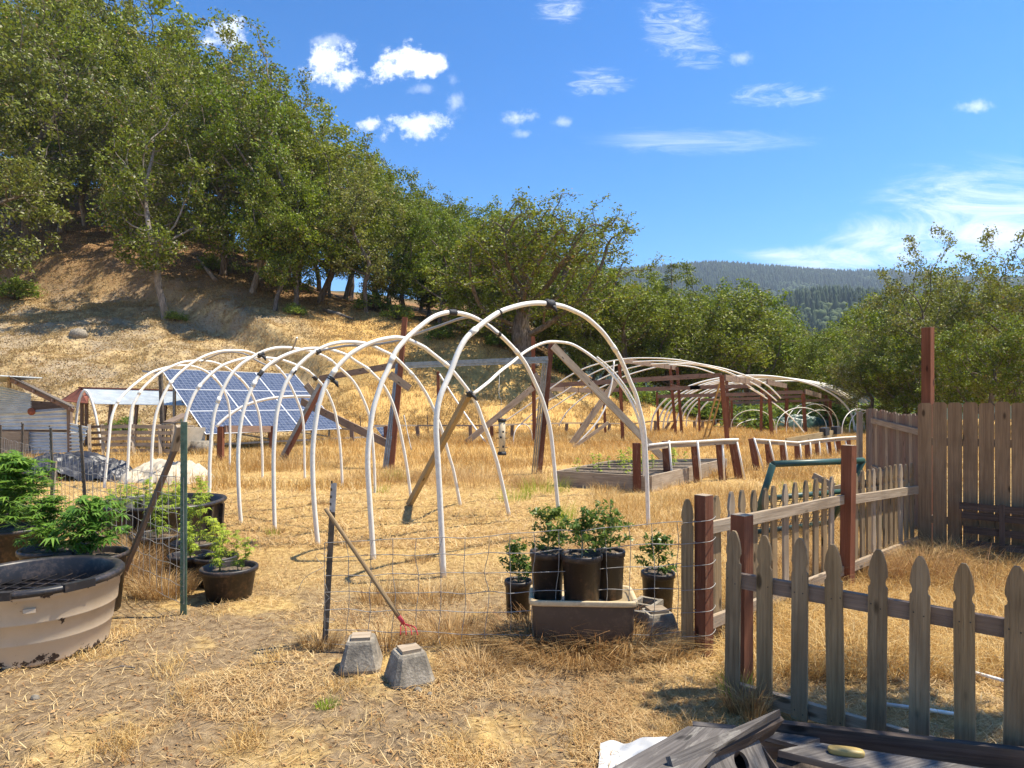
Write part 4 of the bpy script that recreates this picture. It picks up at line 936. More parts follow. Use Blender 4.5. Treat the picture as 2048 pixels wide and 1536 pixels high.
hoop_house('second wooden hoop house frame behind, its crowded pale pipe arcs curving down at the right',
  [((1523,778),(1522,869),.12,W_REDF),((1606,783),(1611,868),.15,W_REDF),((1573,775),(1573,862),.17,W_REDF),((1660,802),(1661,861),.15,W_REDF),((1463,794),(1464,862),.12,W_REDF),((1652,790),(1653,858),.14,W_RED)],
  [((1540,786,37),(1606,784,37),.20),((1540,795,40),(1607,793,40),.16),((1466,806,42),(1658,800,41),.16)],
  [((1534,764,33),(1573,772,37.5),.26),((1610,783,37),(1642,792,40.5),.28)], arcs3, tuple(G(1600,866)))
# step ladder leaning
lad = thing('step_ladder', 'narrow wooden ladder leaning on the beams between the hoop houses', 'ladder', tuple(G(1410,884)))
MB().beam(G(1406,882), P(1440,765,27.5), .05, .09).build('rail', W_TREAT, lad); MB().beam(G(1415,882), P(1449,768,27.8), .05, .09).build('rail', W_TREAT, lad)
for k in range(7):
    f = .08 + k * .13; a = G(1406,882).lerp(P(1440,765,27.5), f); b = G(1415,882).lerp(P(1449,768,27.8), f); MB().beam(a, b, .07, .03).build('rung', W_TREAT, lad)
stick('plank', 'long yellowish plank resting on the garden fence rail, black clamps at its end', 'plank', P(1572,884,19.5), P(1672,866,22), .05, .22, W_TREAT)
m = MB().beam(P(1645,864,21.3), P(1653,862,21.5), .2, .25).beam(P(1668,861,21.8), P(1676,860,22), .2, .25).build('clamp', TAPE, origin=P(1645,866,21.3)); tag(m, 'pair of black clamps at the end of the yellowish plank', 'clamp')

# small round hoops in the grass
def small(label, cx, hw, top, Y, tw=0.0):
    yb = YH + F * CAMH / Y; pts = [(cx - hw, yb + 2), (cx - hw * 1.0, yb - (yb - top) * .25)] + [(cx - hw * math.cos(a), yb - (yb - top) * (.25 + .75 * math.sin(a))) for a in [math.pi * k / 12 for k in range(1, 12)]] + [(cx + hw, yb - (yb - top) * .25), (cx + hw, yb + 2)]
    L = [P(x, y, Y + tw * (x - cx) / hw) for x, y in pts]; L[0].z = L[-1].z = -.02
    tag(MB().tube(smooth_path(L, 2), .022, 6).build('pipe_hoop', PVC, origin=L[0]), label, 'hoop', 'small low hoops in the grass beyond')
for a in [('small lone hoop near the foot of the tall rust-red post', 1046, 19, 848, 27.5, .5), ('wide small hoop under the ladder side of the hoop house', 1506, 44, 820, 40, 0), ('flat small hoop behind the wide small one', 1525, 52, 838, 41, 1),
          ('small hoop left of the red post in the middle group', 1603, 50, 815, 36, 1), ('small hoop with the highest crown of the middle group', 1619, 46, 806, 38, 1.5), ('small hoop just right of the highest one', 1632, 44, 808, 39, 1.5), ('rightmost small hoop of the middle group', 1641, 38, 820, 41, 1.5),
          ('left hoop of the far right group behind the thin posts', 1717, 33, 818, 34, 1), ('middle hoop of the far right group', 1731, 32, 820, 36, 1), ('right hoop of the far right group', 1742, 30, 822, 38, 1)]: small(*a)

# farm gate far behind
fg = thing('metal_gate', 'grey tubular farm gate in the grass at the tree line', 'gate', tuple(G(1440,860)))
m = MB()
for y in (839, 846, 853, 860): m.tube([P(1432, y, 41), P(1530, y - 1, 41)], .02, 5)
for x in (1432, 1480, 1530): m.tube([P(x, 839, 41), P(x, 861, 41)], .02, 5)
m.build('tube_frame', PVC_GREY, fg)

# ------------------------------------------------------------------ long low rail fence at the foot of the slope
rf = thing('rail_fence', 'long low fence of short dark posts with one thin rail below the slope', 'fence', tuple(G(900,885)))
FP = [(540,883,854),(627,880,853),(705,889,860),(772,886,852),(837,881,852),(941,882,852),(985,883,852),(1024,880,850),(1132,870,847),(1163,868,847),(1193,868,849),(1217,868,848),(1266,864,848),(1310,866,843),(1327,864,845),(1340,864,842),(1390,861,843),(1404,861,843),(1430,860,841)]
prev = None
for i, (x, yb, yt) in enumerate(FP):
    g = G(x, yb); lean = (12 if x in (1327, 1340) else random.uniform(-3, 3)); MB().beam(g, P(x + lean, yt, g.y), .16, .14).build('post', W_DARK if i % 3 else W_RED, rf)
    tp_ = P(x + lean, yt - 1, g.y - .02)
    if prev is not None: MB().beam(prev, tp_, .05, .07).build('rail', W_GREY, rf)
    prev = tp_
bf = thing('fence_corner', 'brown beam on two stout red posts below the solar panels', 'fence', tuple(G(441,922)))
MB().beam(G(441,922), P(442,853,20), .16, .16).build('post', W_REDF, bf); MB().beam(G(544,905), P(545,852,23.4), .16, .16).build('post', W_RED, bf)
MB().beam(P(450,858,20), P(540,858,23.3), .06, .22).build('beam', W_BROWN, bf); L = pathP([(433,853,19.8),(455,833,20),(490,811,20.3),(540,797,20.6),(590,793,20.9),(636,793,21)]); MB().tube(L, .045, 8).build('pipe', PVC, bf)
for i, (x, yt, yb, nm) in enumerate([(723,832,880,'thin dark stake behind the rail fence left of the standing red post'), (857,830,874,'thin dark stake on the slope left of the feeder'), (1133,827,862,'thin dark stake on the slope right of the steel post'), (960,832,874,'thin dark stake on the slope behind the feeder'), (1195,825,860,'thin dark stake behind the wide leaning plank')]):
    g = G(x, yb); tag(MB().beam(g, P(x - 3, yt, g.y), .04, .04).build('fence_stake', TDARK, origin=g), nm, 'stake', 'thin stakes along the slope')

# ------------------------------------------------------------------ garden fence with red posts and pipe stubs
def garden_fence(label, posts, rail, stubs, loc):
    root = thing('garden_fence', label, 'fence', loc)
    for (xt, yt), (xb, Y), w_ in posts:
        g = Vector(((xb - CX) / F * Y, Y, 0)); g.z = on(g.x, g.y) - .03; MB().beam(g, P(xt, yt, Y), w_, .09).build('post', W_RED, root)
    L = [P(*q) for q in rail]
    for i in range(len(L) - 1): MB().beam(L[i] - Vector((0, 0, .05)), L[i + 1] - Vector((0, 0, .05)), .05, .08).build('rail', W_GREY, root)
    MB().tube([p + Vector((0, -.05, .02)) for p in L], .025, 7).build('rail_pipe', PVC, root)
    for (xt, yt), (xb, Y) in stubs:
        g = Vector(((xb - CX) / F * Y, Y, -.02)); MB().tube([P(xt, yt, Y), g], .024, 7).build('pipe_stub', PVC, root)
garden_fence('garden fence with stout red posts and white pipe stubs beside the raised bed',
  [((1273,886),(1274,13.0),.15),((1331,882),(1336,14.2),.15),((1389,886),(1396,14.6),.16),((1438,880),(1446,15.2),.16),((1465,884),(1478,15.4),.16)],
  [(1296,892,13),(1338,887,14.1),(1400,884,14.5),(1445,881,15),(1475,880,15.3)], [((1338,881),(1346,14.0)),((1395,881),(1403,14.2)),((1445,881),(1449,15)),((1474,884),(1490,15.2))], tuple(G(1360,970)))
garden_fence('continuing garden fence with thinner leaning stubs behind the green frame',
  [((1503,877),(1514,17),.15),((1535,880),(1541,17.6),.15),((1565,884),(1569,18.3),.15),((1594,887),(1596,19),.14),((1615,885),(1616,19.7),.14),((1634,882),(1637,20.5),.12),((1656,880),(1660,21.3),.12),((1676,878),(1679,22),.12),((1696,877),(1699,22.8),.12)],
  [(1508,880,17),(1554,883,17.8),(1594,886,18.8),(1630,881,20),(1680,876,21.8),(1712,874,23)],
  [((1508,876),(1529,16.8)),((1538,880),(1553,17.4)),((1570,884),(1577,18.1)),((1600,888),(1604,18.8)),((1620,885),(1624,19.5)),((1638,882),(1642,20.2)),((1652,880),(1657,20.9)),((1668,878),(1674,21.5)),((1690,877),(1697,22.3))], tuple(G(1600,925)))

# raised bed
rb = thing('raised_bed', 'long weathered plank raised bed full of soil and seedlings', 'raised bed', (2.6, 13.4, 0)); Q = [Vector((.95, 13.9, 0)), Vector((2.75, 12.9, 0)), Vector((5.6, 17.0, 0)), Vector((2.5, 16.4, 0))]
for i in range(4): a, b = Q[i], Q[(i + 1) % 4]; MB().beam(a + Vector((0, 0, .17)), b + Vector((0, 0, .17)), .05, .34).build('side_plank', W_GREY, rb)
m = MB(); m.v = [q + Vector((0, 0, .29)) for q in Q]; m.face((0, 1, 2, 3), [(0, 0)] * 4); m.build('soil', SOIL, rb)
for k in range(5):
    a = Q[0].lerp(Q[3], k / 5 + .1) + Vector((0, 0, .31)); b = Q[1].lerp(Q[2], k / 5 + .1) + Vector((0, 0, .31)); MB().tube([a, b], .012, 5).build('drip_hose', TAPE, rb)

# ------------------------------------------------------------------ plants
def hemp_mesh(seed, h, r_, nst, nl, ll, mat, droop=.5, stem_n=1, w=.16):
    """stems with whorls of fan leaves made of narrow leaflets"""
    r = np.random.default_rng(seed); V = []; mb = MB(); fans = []
    for s in range(stem_n):
        a0 = r.uniform(0, 6.28); base = Vector((math.cos(a0) * .05 * (stem_n > 1), math.sin(a0) * .05 * (stem_n > 1), 0)); top = Vector((base.x * 3 + r.normal(0, .05), base.y * 3 + r.normal(0, .05), h * r.uniform(.8, 1)))
        mb.tube([base, base.lerp(top, .5), top], [.010, .007, .003], 5)
        for k in range(nst):
            f = .12 + .85 * k / nst; p = base.lerp(top, f); a = r.uniform(0, 6.28); l = r_ * (1 - abs(f - .38) * 1.05) * r.uniform(.6, 1.05); e = p + Vector((math.cos(a) * l, math.sin(a) * l, l * r.uniform(.1, .6)))
            mb.tube([p, p.lerp(e, .5), e], [.004, .003, .0015], 3)
            for q in range(nl):
                u = (q + .7) / nl; fans.append(p.lerp(e, u) + Vector(r.normal(0, .012, 3)))
        fans.append(top)
    Vs = []
    for p in fans:
        a = r.uniform(0, 6.28); up = r.uniform(-.15, .6); D = np.array([math.cos(a), math.sin(a), up]); D /= np.linalg.norm(D); S = np.array([-math.sin(a), math.cos(a), 0]); U = np.cross(D, S); L = ll * r.uniform(.6, 1.2)
        for j, an in enumerate((-1.1, -.6, -.2, .2, .6, 1.1) if r.uniform() < .5 else (-.9, -.42, 0, .42, .9)):
            d = D * math.cos(an) + S * math.sin(an); l = L * (1 - .38 * abs(an)); sd_ = np.cross(d, U); P0 = np.array(p)
            m_ = P0 + d * l * .5; tip = P0 + d * l - np.array([0, 0, droop * l * r.uniform(.3, 1)]); wd = l * w / 2
            Vs.append([P0, m_ + sd_ * wd, tip, m_ - sd_ * wd])
    V = np.array(Vs).reshape(-1, 3); me = mesh_np('foliage', V, [np.arange(len(V)).reshape(-1, 4)], mat); return mb, me
def plant(label, loc, mesh, group=None, name='leafy_plant', rz=0, s=1.0):
    mb, me = mesh; root = thing(name, label, 'plant', loc, group); root.rotation_euler = (0, 0, rz); root.scale = (s, s, s)
    mb2 = MB(); mb2.v, mb2.f, mb2.uv, mb2.sm = mb.v, mb.f, mb.uv, mb.sm; so = mb2.build('stem', STEM); so.parent = root
    o = bpy.data.objects.new('foliage', me); C.objects.link(o); o.parent = root; return root
def pot(name, label, c, r_, h, mat=None, soil=True, sx=1, sy=1, base=.82, cat='pot', group=None, rot=0, sup=2.0, lip=.022, z0=0.0, soilz=.82):
    c = Vector((c[0], c[1], z0)); root = thing(name, label, cat, tuple(c), group); n = 40; mat = mat or POTB
    rb_ = r_ * base
    prof = [(0, 0.004), (rb_, .004), (rb_ + (r_ - rb_) * .9, h - .045), (r_ + lip * .1, h - .045), (r_ + lip, h - .040), (r_ + lip, h - .008), (r_ + lip * .6, h), (r_ - .004, h), (r_ - .012, h - .01), (rb_ - .01 + (r_ - rb_) * .5, h * .5), (rb_ - .012, .03), (0, .03)]
    MB().lathe(prof, c, n, sx, sy, rot, sup=sup).build('pot_shell', mat, root)
    if soil: MB().disc(c, rb_ + (r_ - rb_) * soilz - .012, 28, sx, sy, rot, z=h * soilz, sup=sup, amp=.008).build('soil', SOIL, root)
    return root
gP = 'black nursery pots on the left'
# tan tub
tb = thing('stock_tub', 'big round tan-painted tub with chipped paint and thick black rim', 'tub', (-3.51, 4.8, 0)); cT = Vector((-3.51, 4.8, 0))
prof = [(.0, .0), (.455, .0)]
for z, r_ in ((.02, .46), (.155, .478), (.16, .484), (.17, .485), (.30, .502), (.305, .514), (.315, .515), (.40, .522), (.405, .527), (.47, .531), (.475, .545), (.50, .55)): prof.append((r_, z))
MB().lathe(prof, cT, 56).build('wall', TANM, tb)
MB().lathe([(.551, .498), (.562, .505), (.562, .532), (.55, .545), (.50, .545), (.492, .53), (.482, .35), (.47, .12), (.0, .12)], cT, 56).build('rim', BLACKP, tb)
MB().lathe([(.0, .30), (.484, .30)], cT, 48).build('inner_floor', BLACKP, tb)
m = MB()
for k in range(7): y = 4.46 + k * .11; hw = math.sqrt(max(0, .47 ** 2 - (y - 4.8) ** 2)); m.tube([Vector((-3.51 - hw, y, .40)), Vector((-3.51 + hw, y, .40))], .010, 5)
for k in range(8): x = -3.89 + k * .11; hw = math.sqrt(max(0, .47 ** 2 - (x + 3.51) ** 2)); m.tube([Vector((x, 4.8 - hw, .415)), Vector((x, 4.8 + hw, .415))], .004, 4)
m.build('grate', BLACKP, tb)
for a in (R(-78), R(-28), R(-150)):
    d = Vector((math.cos(a), math.sin(a), 0)); t_ = Vector((-d.y, d.x, 0)); MB().beam(cT + d * .545 - t_ * .10 + Vector((0, 0, .525)), cT + d * .545 + t_ * .10 + Vector((0, 0, .525)), .05, .055).build('handle_lug', BLACKP, tb)
a = R(-58); d = Vector((math.cos(a), math.sin(a), 0)); t_ = Vector((-d.y, d.x, 0)); MB().beam(cT + d * .530 - t_ * .035 + Vector((0, 0, .405)), cT + d * .530 + t_ * .035 + Vector((0, 0, .405)), .02, .03).build('latch', TANM, tb)
# black trough
kt = thing('black_trough', 'large oval black plastic trough with rolled rim beneath the white hoops', 'tub', (-4.58, 8.5, 0)); cB = Vector((-4.58, 8.5, 0))
MB().lathe([(.0, .0), (.66, .0), (.69, .2), (.72, .47), (.75, .48), (.765, .50), (.75, .525), (.72, .525), (.70, .50), (.67, .1), (0, .1)], cB, 64, 1.0, .92, .0, sup=2.5).build('wall', BLACKP, kt)
m = MB()
for k in range(14): a = k * 2 * math.pi / 14 + .2; d = Vector((math.cos(a) * .705, math.sin(a) * .66, 0)); MB().beam(cB + d * 1.0 + Vector((0, 0, .12)), cB + d * 1.03 + Vector((0, 0, .46)), .09, .05).build('rib', BLACKP, kt)
MB().disc(cB, .68, 40, 1, .92, sup=2.5, z=.36, amp=.01).build('soil', SOIL, kt)
pots = [('front wide black pot at right of the tan tub, pale gravel inside', (-3.64, 5.62), .27, .5), ('wide black pot left of the gravel pot', (-4.12, 5.85), .26, .5), ('tall brownish pot at the far left behind the wide pots', (-5.35, 7.0), .30, .46),
        ('black pot at the very left edge behind the tall brownish pot', (-6.15, 7.9), .33, .5), ('single front black pot at the right end of the pot row', (-2.61, 6.0), .235, .29), ('small black pot close behind the front single pot', (-2.92, 6.42), .19, .29), ('small black pot left of its twin behind the green post', (-3.22, 6.5), .19, .29),
        ('black pot half behind the green post', (-3.45, 7.1), .24, .29), ('black pot just below the oval trough', (-4.05, 7.45), .28, .30)]
for L_, c_, r_, h_ in pots: pot('plant_pot', L_, c_, r_, h_, group=gP, lip=.018, soilz=.9 if h_ > .4 else .8)
plant('dense dark green leafy plant at the far left, tallest of the left group', (-5.35, 7.0, .4), hemp_mesh(1, .82, .50, 90, 6, .15, HEMP, .5, 1, .19), 'leafy green plants on the left')
plant('dense leafy plant at the very left edge of the picture', (-6.15, 7.9, .42), hemp_mesh(2, .9, .52, 90, 6, .15, HEMP, .5, 1, .19), 'leafy green plants on the left')
plant('bright green leafy plant over the left wide pot', (-4.12, 5.85, .42), hemp_mesh(3, .56, .37, 80, 6, .105, HEMP, .5, 1, .19), 'leafy green plants on the left')
plant('leafy plant with a clear single stem in the gravel pot', (-3.64, 5.62, .45), hemp_mesh(4, .60, .36, 66, 5, .13, HEMP, .6, 1, .19), 'leafy green plants on the left')
ys = [('thin yellow-green plant in the front single pot, left stem', -2.70, 5.98, .24, .42), ('thin yellow-green plant in the front single pot, right stem', -2.53, 6.04, .24, .38), ('yellow-green plant in the small pot behind', -2.93, 6.43, .24, .46), ('yellow-green plant in the pot left of its twin', -3.2, 6.5, .24, .42),
      ('yellow-green plant rising beside the green post', -3.42, 7.05, .24, .62), ('yellow-green plant in the pot below the trough', -4.05, 7.45, .25, .58)]
hy = [hemp_mesh(20 + i, 1.0, .26, 16, 3, .15, HEMPY, .8, 2, .2) for i in range(3)]
for i, (L_, x, y, z, h_) in enumerate(ys): plant(L_, (x, y, z), hy[i % 3], 'yellow-green young plants', s=h_, rz=i)
for i, (dx, dy) in enumerate([(-.45, -.1), (-.25, .25), (-.1, -.3), (.12, .1), (.3, -.25), (.45, .15), (.02, .4), (-.35, -.38)]):
    L_ = ['at its left end', 'at its back left', 'at its front middle', 'in its middle', 'at its front right', 'at its right end', 'at its back', 'at its front left'][i]
    plant('young yellow-green plant growing in the oval trough ' + L_, (-4.58 + dx, 8.5 + dy, .35), hy[i % 3], 'yellow-green young plants', s=.40 + .06 * (i % 3), rz=i * 1.7)
sb = [hemp_mesh(30 + i, .8, .35, 12, 3, .12, HEMPY, .8, 1, .3) for i in range(2)]
r = np.random.default_rng(3)
for i in range(16):
    u, v = .08 + .84 * ((i % 8) / 7) , (.25 if i < 8 else .7) + r.uniform(-.1, .1); a = Q[0].lerp(Q[3], u); b = Q[1].lerp(Q[2], u); p = a.lerp(b, v)
    plant('pale green seedling growing in the plank raised bed', (p.x, p.y, .29), sb[i % 2], 'seedlings in the plank raised bed', name='seedling', s=r.uniform(.35, .7), rz=i)
def pepper_mesh(seed, h, r_):
    r = np.random.default_rng(seed); mb = MB(); c = []
    mb.tube([Vector((0, 0, 0)), Vector((.01, .01, h * .4)), Vector((.0, -.01, h))], [.007, .005, .002], 5); 
    for k in range(17):
        f = r.uniform(.1, .9); a = r.uniform(0, 6.28); l = r_ * (1.15 - f * .8) * r.uniform(.45, 1.15); e = Vector((math.cos(a) * l, math.sin(a) * l, h * f + l * .35)); mb.tube([Vector((0, 0, h * f * .8)), e], [.003, .0015], 3)
        for q in (.45, .7, .88, 1): c.append(tuple(Vector((0, 0, h * f * .8)).lerp(e, q)))
    for q in np.linspace(.5, 1, 7): c.append((0, 0, h * q))
    V, Fq = leaves(np.array(c), 9, .018, .021, seed, up=.3, asp=.42); return mb, mesh_np('foliage', V, [Fq], PEPP)

# ------------------------------------------------------------------ tote with pots
tt = thing('storage_tote', 'brown plastic storage tote with cream rim, dry weeds before it', 'tote', (.51, 4.82, 0)); cc_ = Vector((.52, 4.84, 0)); ROT = R(-3)
MB().lathe([(0, .01), (.345, .01), (.36, .15), (.362, .155), (.368, .34)], cc_, 120, 1.0, .54, ROT, sup=14).build('body', TOTE, tt)
MB().lathe([(.37, .345), (.387, .345), (.392, .352), (.392, .378), (.387, .384), (.37, .386), (.355, .38), (.35, .345), (0, .335)], cc_, 120, 1.0, .56, ROT, sup=11).build('rim', TOTERIM, tt)
gp2 = 'tall black pots with pepper plants'
for i, (L_, x, y, r_, h_, z0, ph, pr_) in enumerate([('left tall black pot standing on the tote', .265, 4.86, .125, .36, .335, .36, .21), ('middle tall black pot standing on the tote, sun on its side', .51, 4.76, .145, .36, .335, .37, .19), ('right black pot pair-stacked on the tote', .735, 4.87, .105, .36, .335, .40, .23),
        ('narrow brown-black pot on the ground left of the tote', .05, 5.28, .105, .36, 0, .36, .16), ('black pot standing on the ground right of the cinder block', 1.235, 5.5, .135, .33, .04, .36, .19)]):
    pot('nursery_pot', L_, (x, y), r_, h_, base=.86, z0=z0, group=gp2, lip=.008, soilz=.93)
    s_ = ['left pot on the tote', 'middle pot on the tote', 'right pot on the tote', 'narrow pot left of the tote', 'pot right of the cinder block'][i]
    plant('dark glossy small-leaved plant in the ' + s_, (x, y, z0 + h_ * .88), pepper_mesh(60 + i, ph, pr_), 'pepper-like plants in the tall black pots', name='pepper_plant')
cb = thing('cinder_block', 'hollow cinder block lying behind the pier block, right of the tote', 'block', (1.03, 5.1, 0)); m = MB(); o3 = Vector((1.03, 5.12, .12)); ax = Vector((.55, .83, 0)).normalized(); ay = Vector((-.83, .55, 0)).normalized()
for k in (-1, 1): m.beam(o3 + ay * k * .08 - ax * .2, o3 + ay * k * .08 + ax * .2, .03, .19)
for k in (-.185, 0, .185): m.beam(o3 + ax * k - ay * .066, o3 + ax * k + ay * .066, .03, .186)
m.build('concrete_body', CONC, cb)
def pier(label, c, rz, s=1.0):
    root = thing('pier_block', label, 'concrete block', (c[0], c[1], 0), 'concrete pier blocks'); m = MB(); k0 = 0; c = Vector((c[0], c[1], 0)); M_ = Matrix.Rotation(rz, 3, 'Z')
    lv = [(.150, 0), (.153, .03), (.105, .205), (.095, .222)]; n = 4
    for w_, z in lv:
        for sx, sy in ((-1, -1), (1, -1), (1, 1), (-1, 1)):
            ch = w_ * .22
            for ox, oy in (((ch, 0), (0, ch)) if sx * sy > 0 else ((0, ch), (ch, 0))): m.v.append(c + M_ @ Vector(((sx * (w_ - ox)) * s + random.uniform(-.003, .003), (sy * (w_ - oy)) * s, z * s)))
    # order the ring by angle
    for li in range(len(lv)):
        ring = m.v[li * 8:li * 8 + 8]; ring.sort(key=lambda p: math.atan2(p.y - c.y, p.x - c.x)); m.v[li * 8:li * 8 + 8] = ring
    for li in range(len(lv) - 1):
        for j in range(8): j2 = (j + 1) % 8; m.face((li * 8 + j, li * 8 + j2, li * 8 + 8 + j2, li * 8 + 8 + j), [(0, 0)] * 4)
    m.face(tuple(range(24, 32)), [(0, 0)] * 8); m.build('concrete_body', CONC, root)
    z = .228 * s; a = c + M_ @ Vector((-.07 * s, 0, z)); b = c + M_ @ Vector((.07 * s, 0, z)); MB().beam(a, b, .13 * s, .035 * s).build('wood_insert', W_GREY, root)
pier('left pale pier block below the dark metal post', (-1.025, 4.42), R(8), .90); pier('right pier block in front, dry stalks against it', (-.665, 4.2), R(28), .90); pier('pier block beside the tote with a wood pad on top', (1.10, 4.93), R(12), .98)
# ------------------------------------------------------------------ metal T-posts, wire, hand tool
def tpost(label, base, top, mat, tipm=None, sz=.04):
    root = thing('metal_fence_post', label, 'post', tuple(base), 'metal fence posts'); b = Vector(base); t_ = Vector(top); d = (t_ - b).normalized()
    m = MB().beam(b, t_, sz, .006).beam(b + Vector((0, .014, 0)), t_ + Vector((0, .014, 0)), .006, .028)
    L = (t_ - b).length
    for k in range(int(L / .055)): q = b + d * (.1 + k * .055); m.beam(q + Vector((-sz * .35, -.006, 0)), q + Vector((-sz * .35, -.006, .02)), .012, .010)
    m.build('post_shaft', mat, root)
    if tipm: MB().beam(b.lerp(t_, .82) + Vector((0, -.006, 0)), t_ + Vector((0, -.006, 0)), sz * 1.02, .003).build('painted_tip', tipm, root)
g1 = G(367, 1230); tpost('tall green metal post by the yellow-green plants', g1, P(368, 844, g1.y - .02), TGREEN, None, .055)
g2 = G(650, 1288); tpost('dark metal post with grey tip beside the pier blocks', g2, P(668, 966, g2.y), TDARK, TWHITE, .042)
gs = [(Vector((-4.65, 7.15, 0)), (160, 850, 7.1), 'thin leaning metal post behind the leafy plants'), (Vector((-6.05, 8.6, 0)), (101, 856, 8.6), 'thin straight metal post in front of the shed corner'), (Vector((-7.55, 10, 0)), (45, 847, 10), 'thin rusty metal post in front of the shed plywood'), (Vector((-8.9, 11.3, 0)), (1, 850, 11.3), 'metal post at the very left edge')]
for b_, q, lb in gs: tpost(lb, b_, P(*q), TDARK, None, .03)
g = Vector((-5.85, 8.2, 0)); stick('wooden_stake', 'short pink-grey wooden stake behind the leafy plants', 'stake', g, P(110, 922, 8.2), .04, .03, W_GREY)
L = [G(237, 1172), P(290, 1028, 6.0), P(349, 900, 5.75), P(360, 852, 5.65)]
lp = thing('leaning_pole', 'dark weathered pole leaning across the wire toward the green post', 'pole', tuple(L[0])); MB().beam(L[0], L[2], .042, .035).build('lower_part', W_DARK, lp); MB().beam(L[2], L[3], .06, .04).build('split_top', W_GREY, lp)
def wire_fence(label, A, B, zs_a, zs_b, spacing, seed, r_=.0025, sag=.02):
    root = thing('wire_fence', label, 'fence', (A[0], A[1], 0)); rr = random.Random(seed); A = Vector((*A, 0)); B = Vector((*B, 0)); L = (B - A).length; n = max(3, int(L / spacing)); m = MB()
    off = [[rr.uniform(-1, 1) for _ in range(n + 1)] for _ in zs_a]; offx = [[rr.uniform(-1, 1) * .018 for _ in range(n + 1)] for _ in zs_a]
    grid = []
    for i, (za, zb) in enumerate(zip(zs_a, zs_b)):
        row = []
        for k in range(n + 1):
            f = k / n; p = A.lerp(B, f); z = za + (zb - za) * f - sag * math.sin(math.pi * f) + off[i][k] * .010; dd = (B - A).normalized() * offx[i][k] * (0 < k < n)
            row.append(p + dd + Vector((0, rr.uniform(-.012, .012), z)))
        grid.append(row); m.tube(smooth_path(row, 4), r_ * 1.15, 4, cap=False)
    m.build('line_wire', WIRE, root); m = MB()
    for k in range(n + 1):
        col_ = [grid[i][k] for i in range(len(zs_a))]; m.tube(smooth_path(col_, 3), r_, 4, cap=False)
    m.build('stay_wire', WIRE, root); return root
wire_fence('sagging woven wire fence from the dark metal post to the red corner post', (-1.385, 4.80), (1.36, 4.66), [.76, .66, .52, .40, .27, .12, .02], [.96, .80, .65, .48, .32, .15, .02], .165, 5)
wire_fence('woven wire fence behind the leafy plants, from the green post leftward', (-2.77, 5.48), (-4.6, 7.13), [1.16, 1.0, .85, .7, .55, .4, .25, .1], [1.18, 1.02, .87, .72, .55, .4, .25, .1], .15, 6)
wire_fence('woven wire fence running left in front of the shed', (-4.6, 7.13), (-8.9, 11.3), [1.18, 1.0, .8, .6, .4, .2], [1.2, 1.0, .8, .6, .4, .2], .2, 7)
lw_ = thing('loose_wire', 'curled loose wire ends around the dark metal post', 'wire', (-1.38, 4.8, .6))
for k in range(5):
    q = [Vector((-1.38, 4.8, .72 - k * .13))]
    for j in range(4): q.append(q[-1] + Vector((random.uniform(-.06, .07), random.uniform(-.03, .03), random.uniform(-.08, .05))))
    MB().tube(smooth_path(q, 4), .0018, 4).build('wire_strand', WIRE, lw_)
ct_ = thing('garden_cultivator', 'long-handled cultivator with red claw head leaning on the wire fence', 'garden tool', tuple(P(800, 1238, 4.72)))
a, b = P(651, 1017, 4.78), P(797, 1232, 4.72); MB().tube(smooth_path([a, a.lerp(b, .5) + Vector((.01, 0, -.012)), b], 4), [.016] * 5 + [.018] * 4, 8).build('handle', W_PICK, ct_)
d = (b - a).normalized(); MB().tube([b - d * .02, b + d * .055, b + d * .07], [.018, .015, .010], 8).build('socket', REDP, ct_)
for k in range(4):
    s_ = (k - 1.5) * .022; o0 = b + d * .065; MB().tube(smooth_path([o0, o0 + d * .02 + Vector((s_, 0, .005)), o0 + d * .045 + Vector((s_ * 1.6 + .01, -.02, .012)), o0 + d * .05 + Vector((s_ * 1.9 + .018, -.045, -.028))], 4), .0042, 6).build('tine', REDP, ct_)

# ------------------------------------------------------------------ picket fences
PW = .088
def picket_outline(w, h):
    hw = w / 2; o = [(-hw, 0), (hw, 0), (hw, h - .20), (hw, h - .195), (hw * .80, h - .185), (hw * .74, h - .168), (hw * .84, h - .150), (hw, h - .135), (hw * .98, h - .11), (hw * .80, h - .06), (hw * .45, h - .015), (hw * .22, h)]
    return o + [(-x, y) for x, y in reversed(o[2:])]
def picket_fence(label, A, B, tpos, h, zb, mats, side, loc, w=PW, th=.020, group=None):
    root = thing('picket_fence', label, 'fence', loc); A = Vector((*A, 0)); B = Vector((*B, 0)); d = (B - A).normalized(); n = Vector((0, 0, 1)).cross(d) * side
    for i, t_ in enumerate(tpos):
        p = A + (B - A) * t_ + Vector((0, 0, zb + random.uniform(-.008, .008))); tl = random.uniform(-.018, .018); ay = (Vector((0, 0, 1)) + d * tl).normalized(); ax = ay.cross(n) * 1.0
        MB().prism(picket_outline(w * random.uniform(.97, 1.03), h + random.uniform(-.006, .006)), p, ax.normalized(), ay, n, th).build('picket', mats[i % len(mats)], root)
    return root, d, n
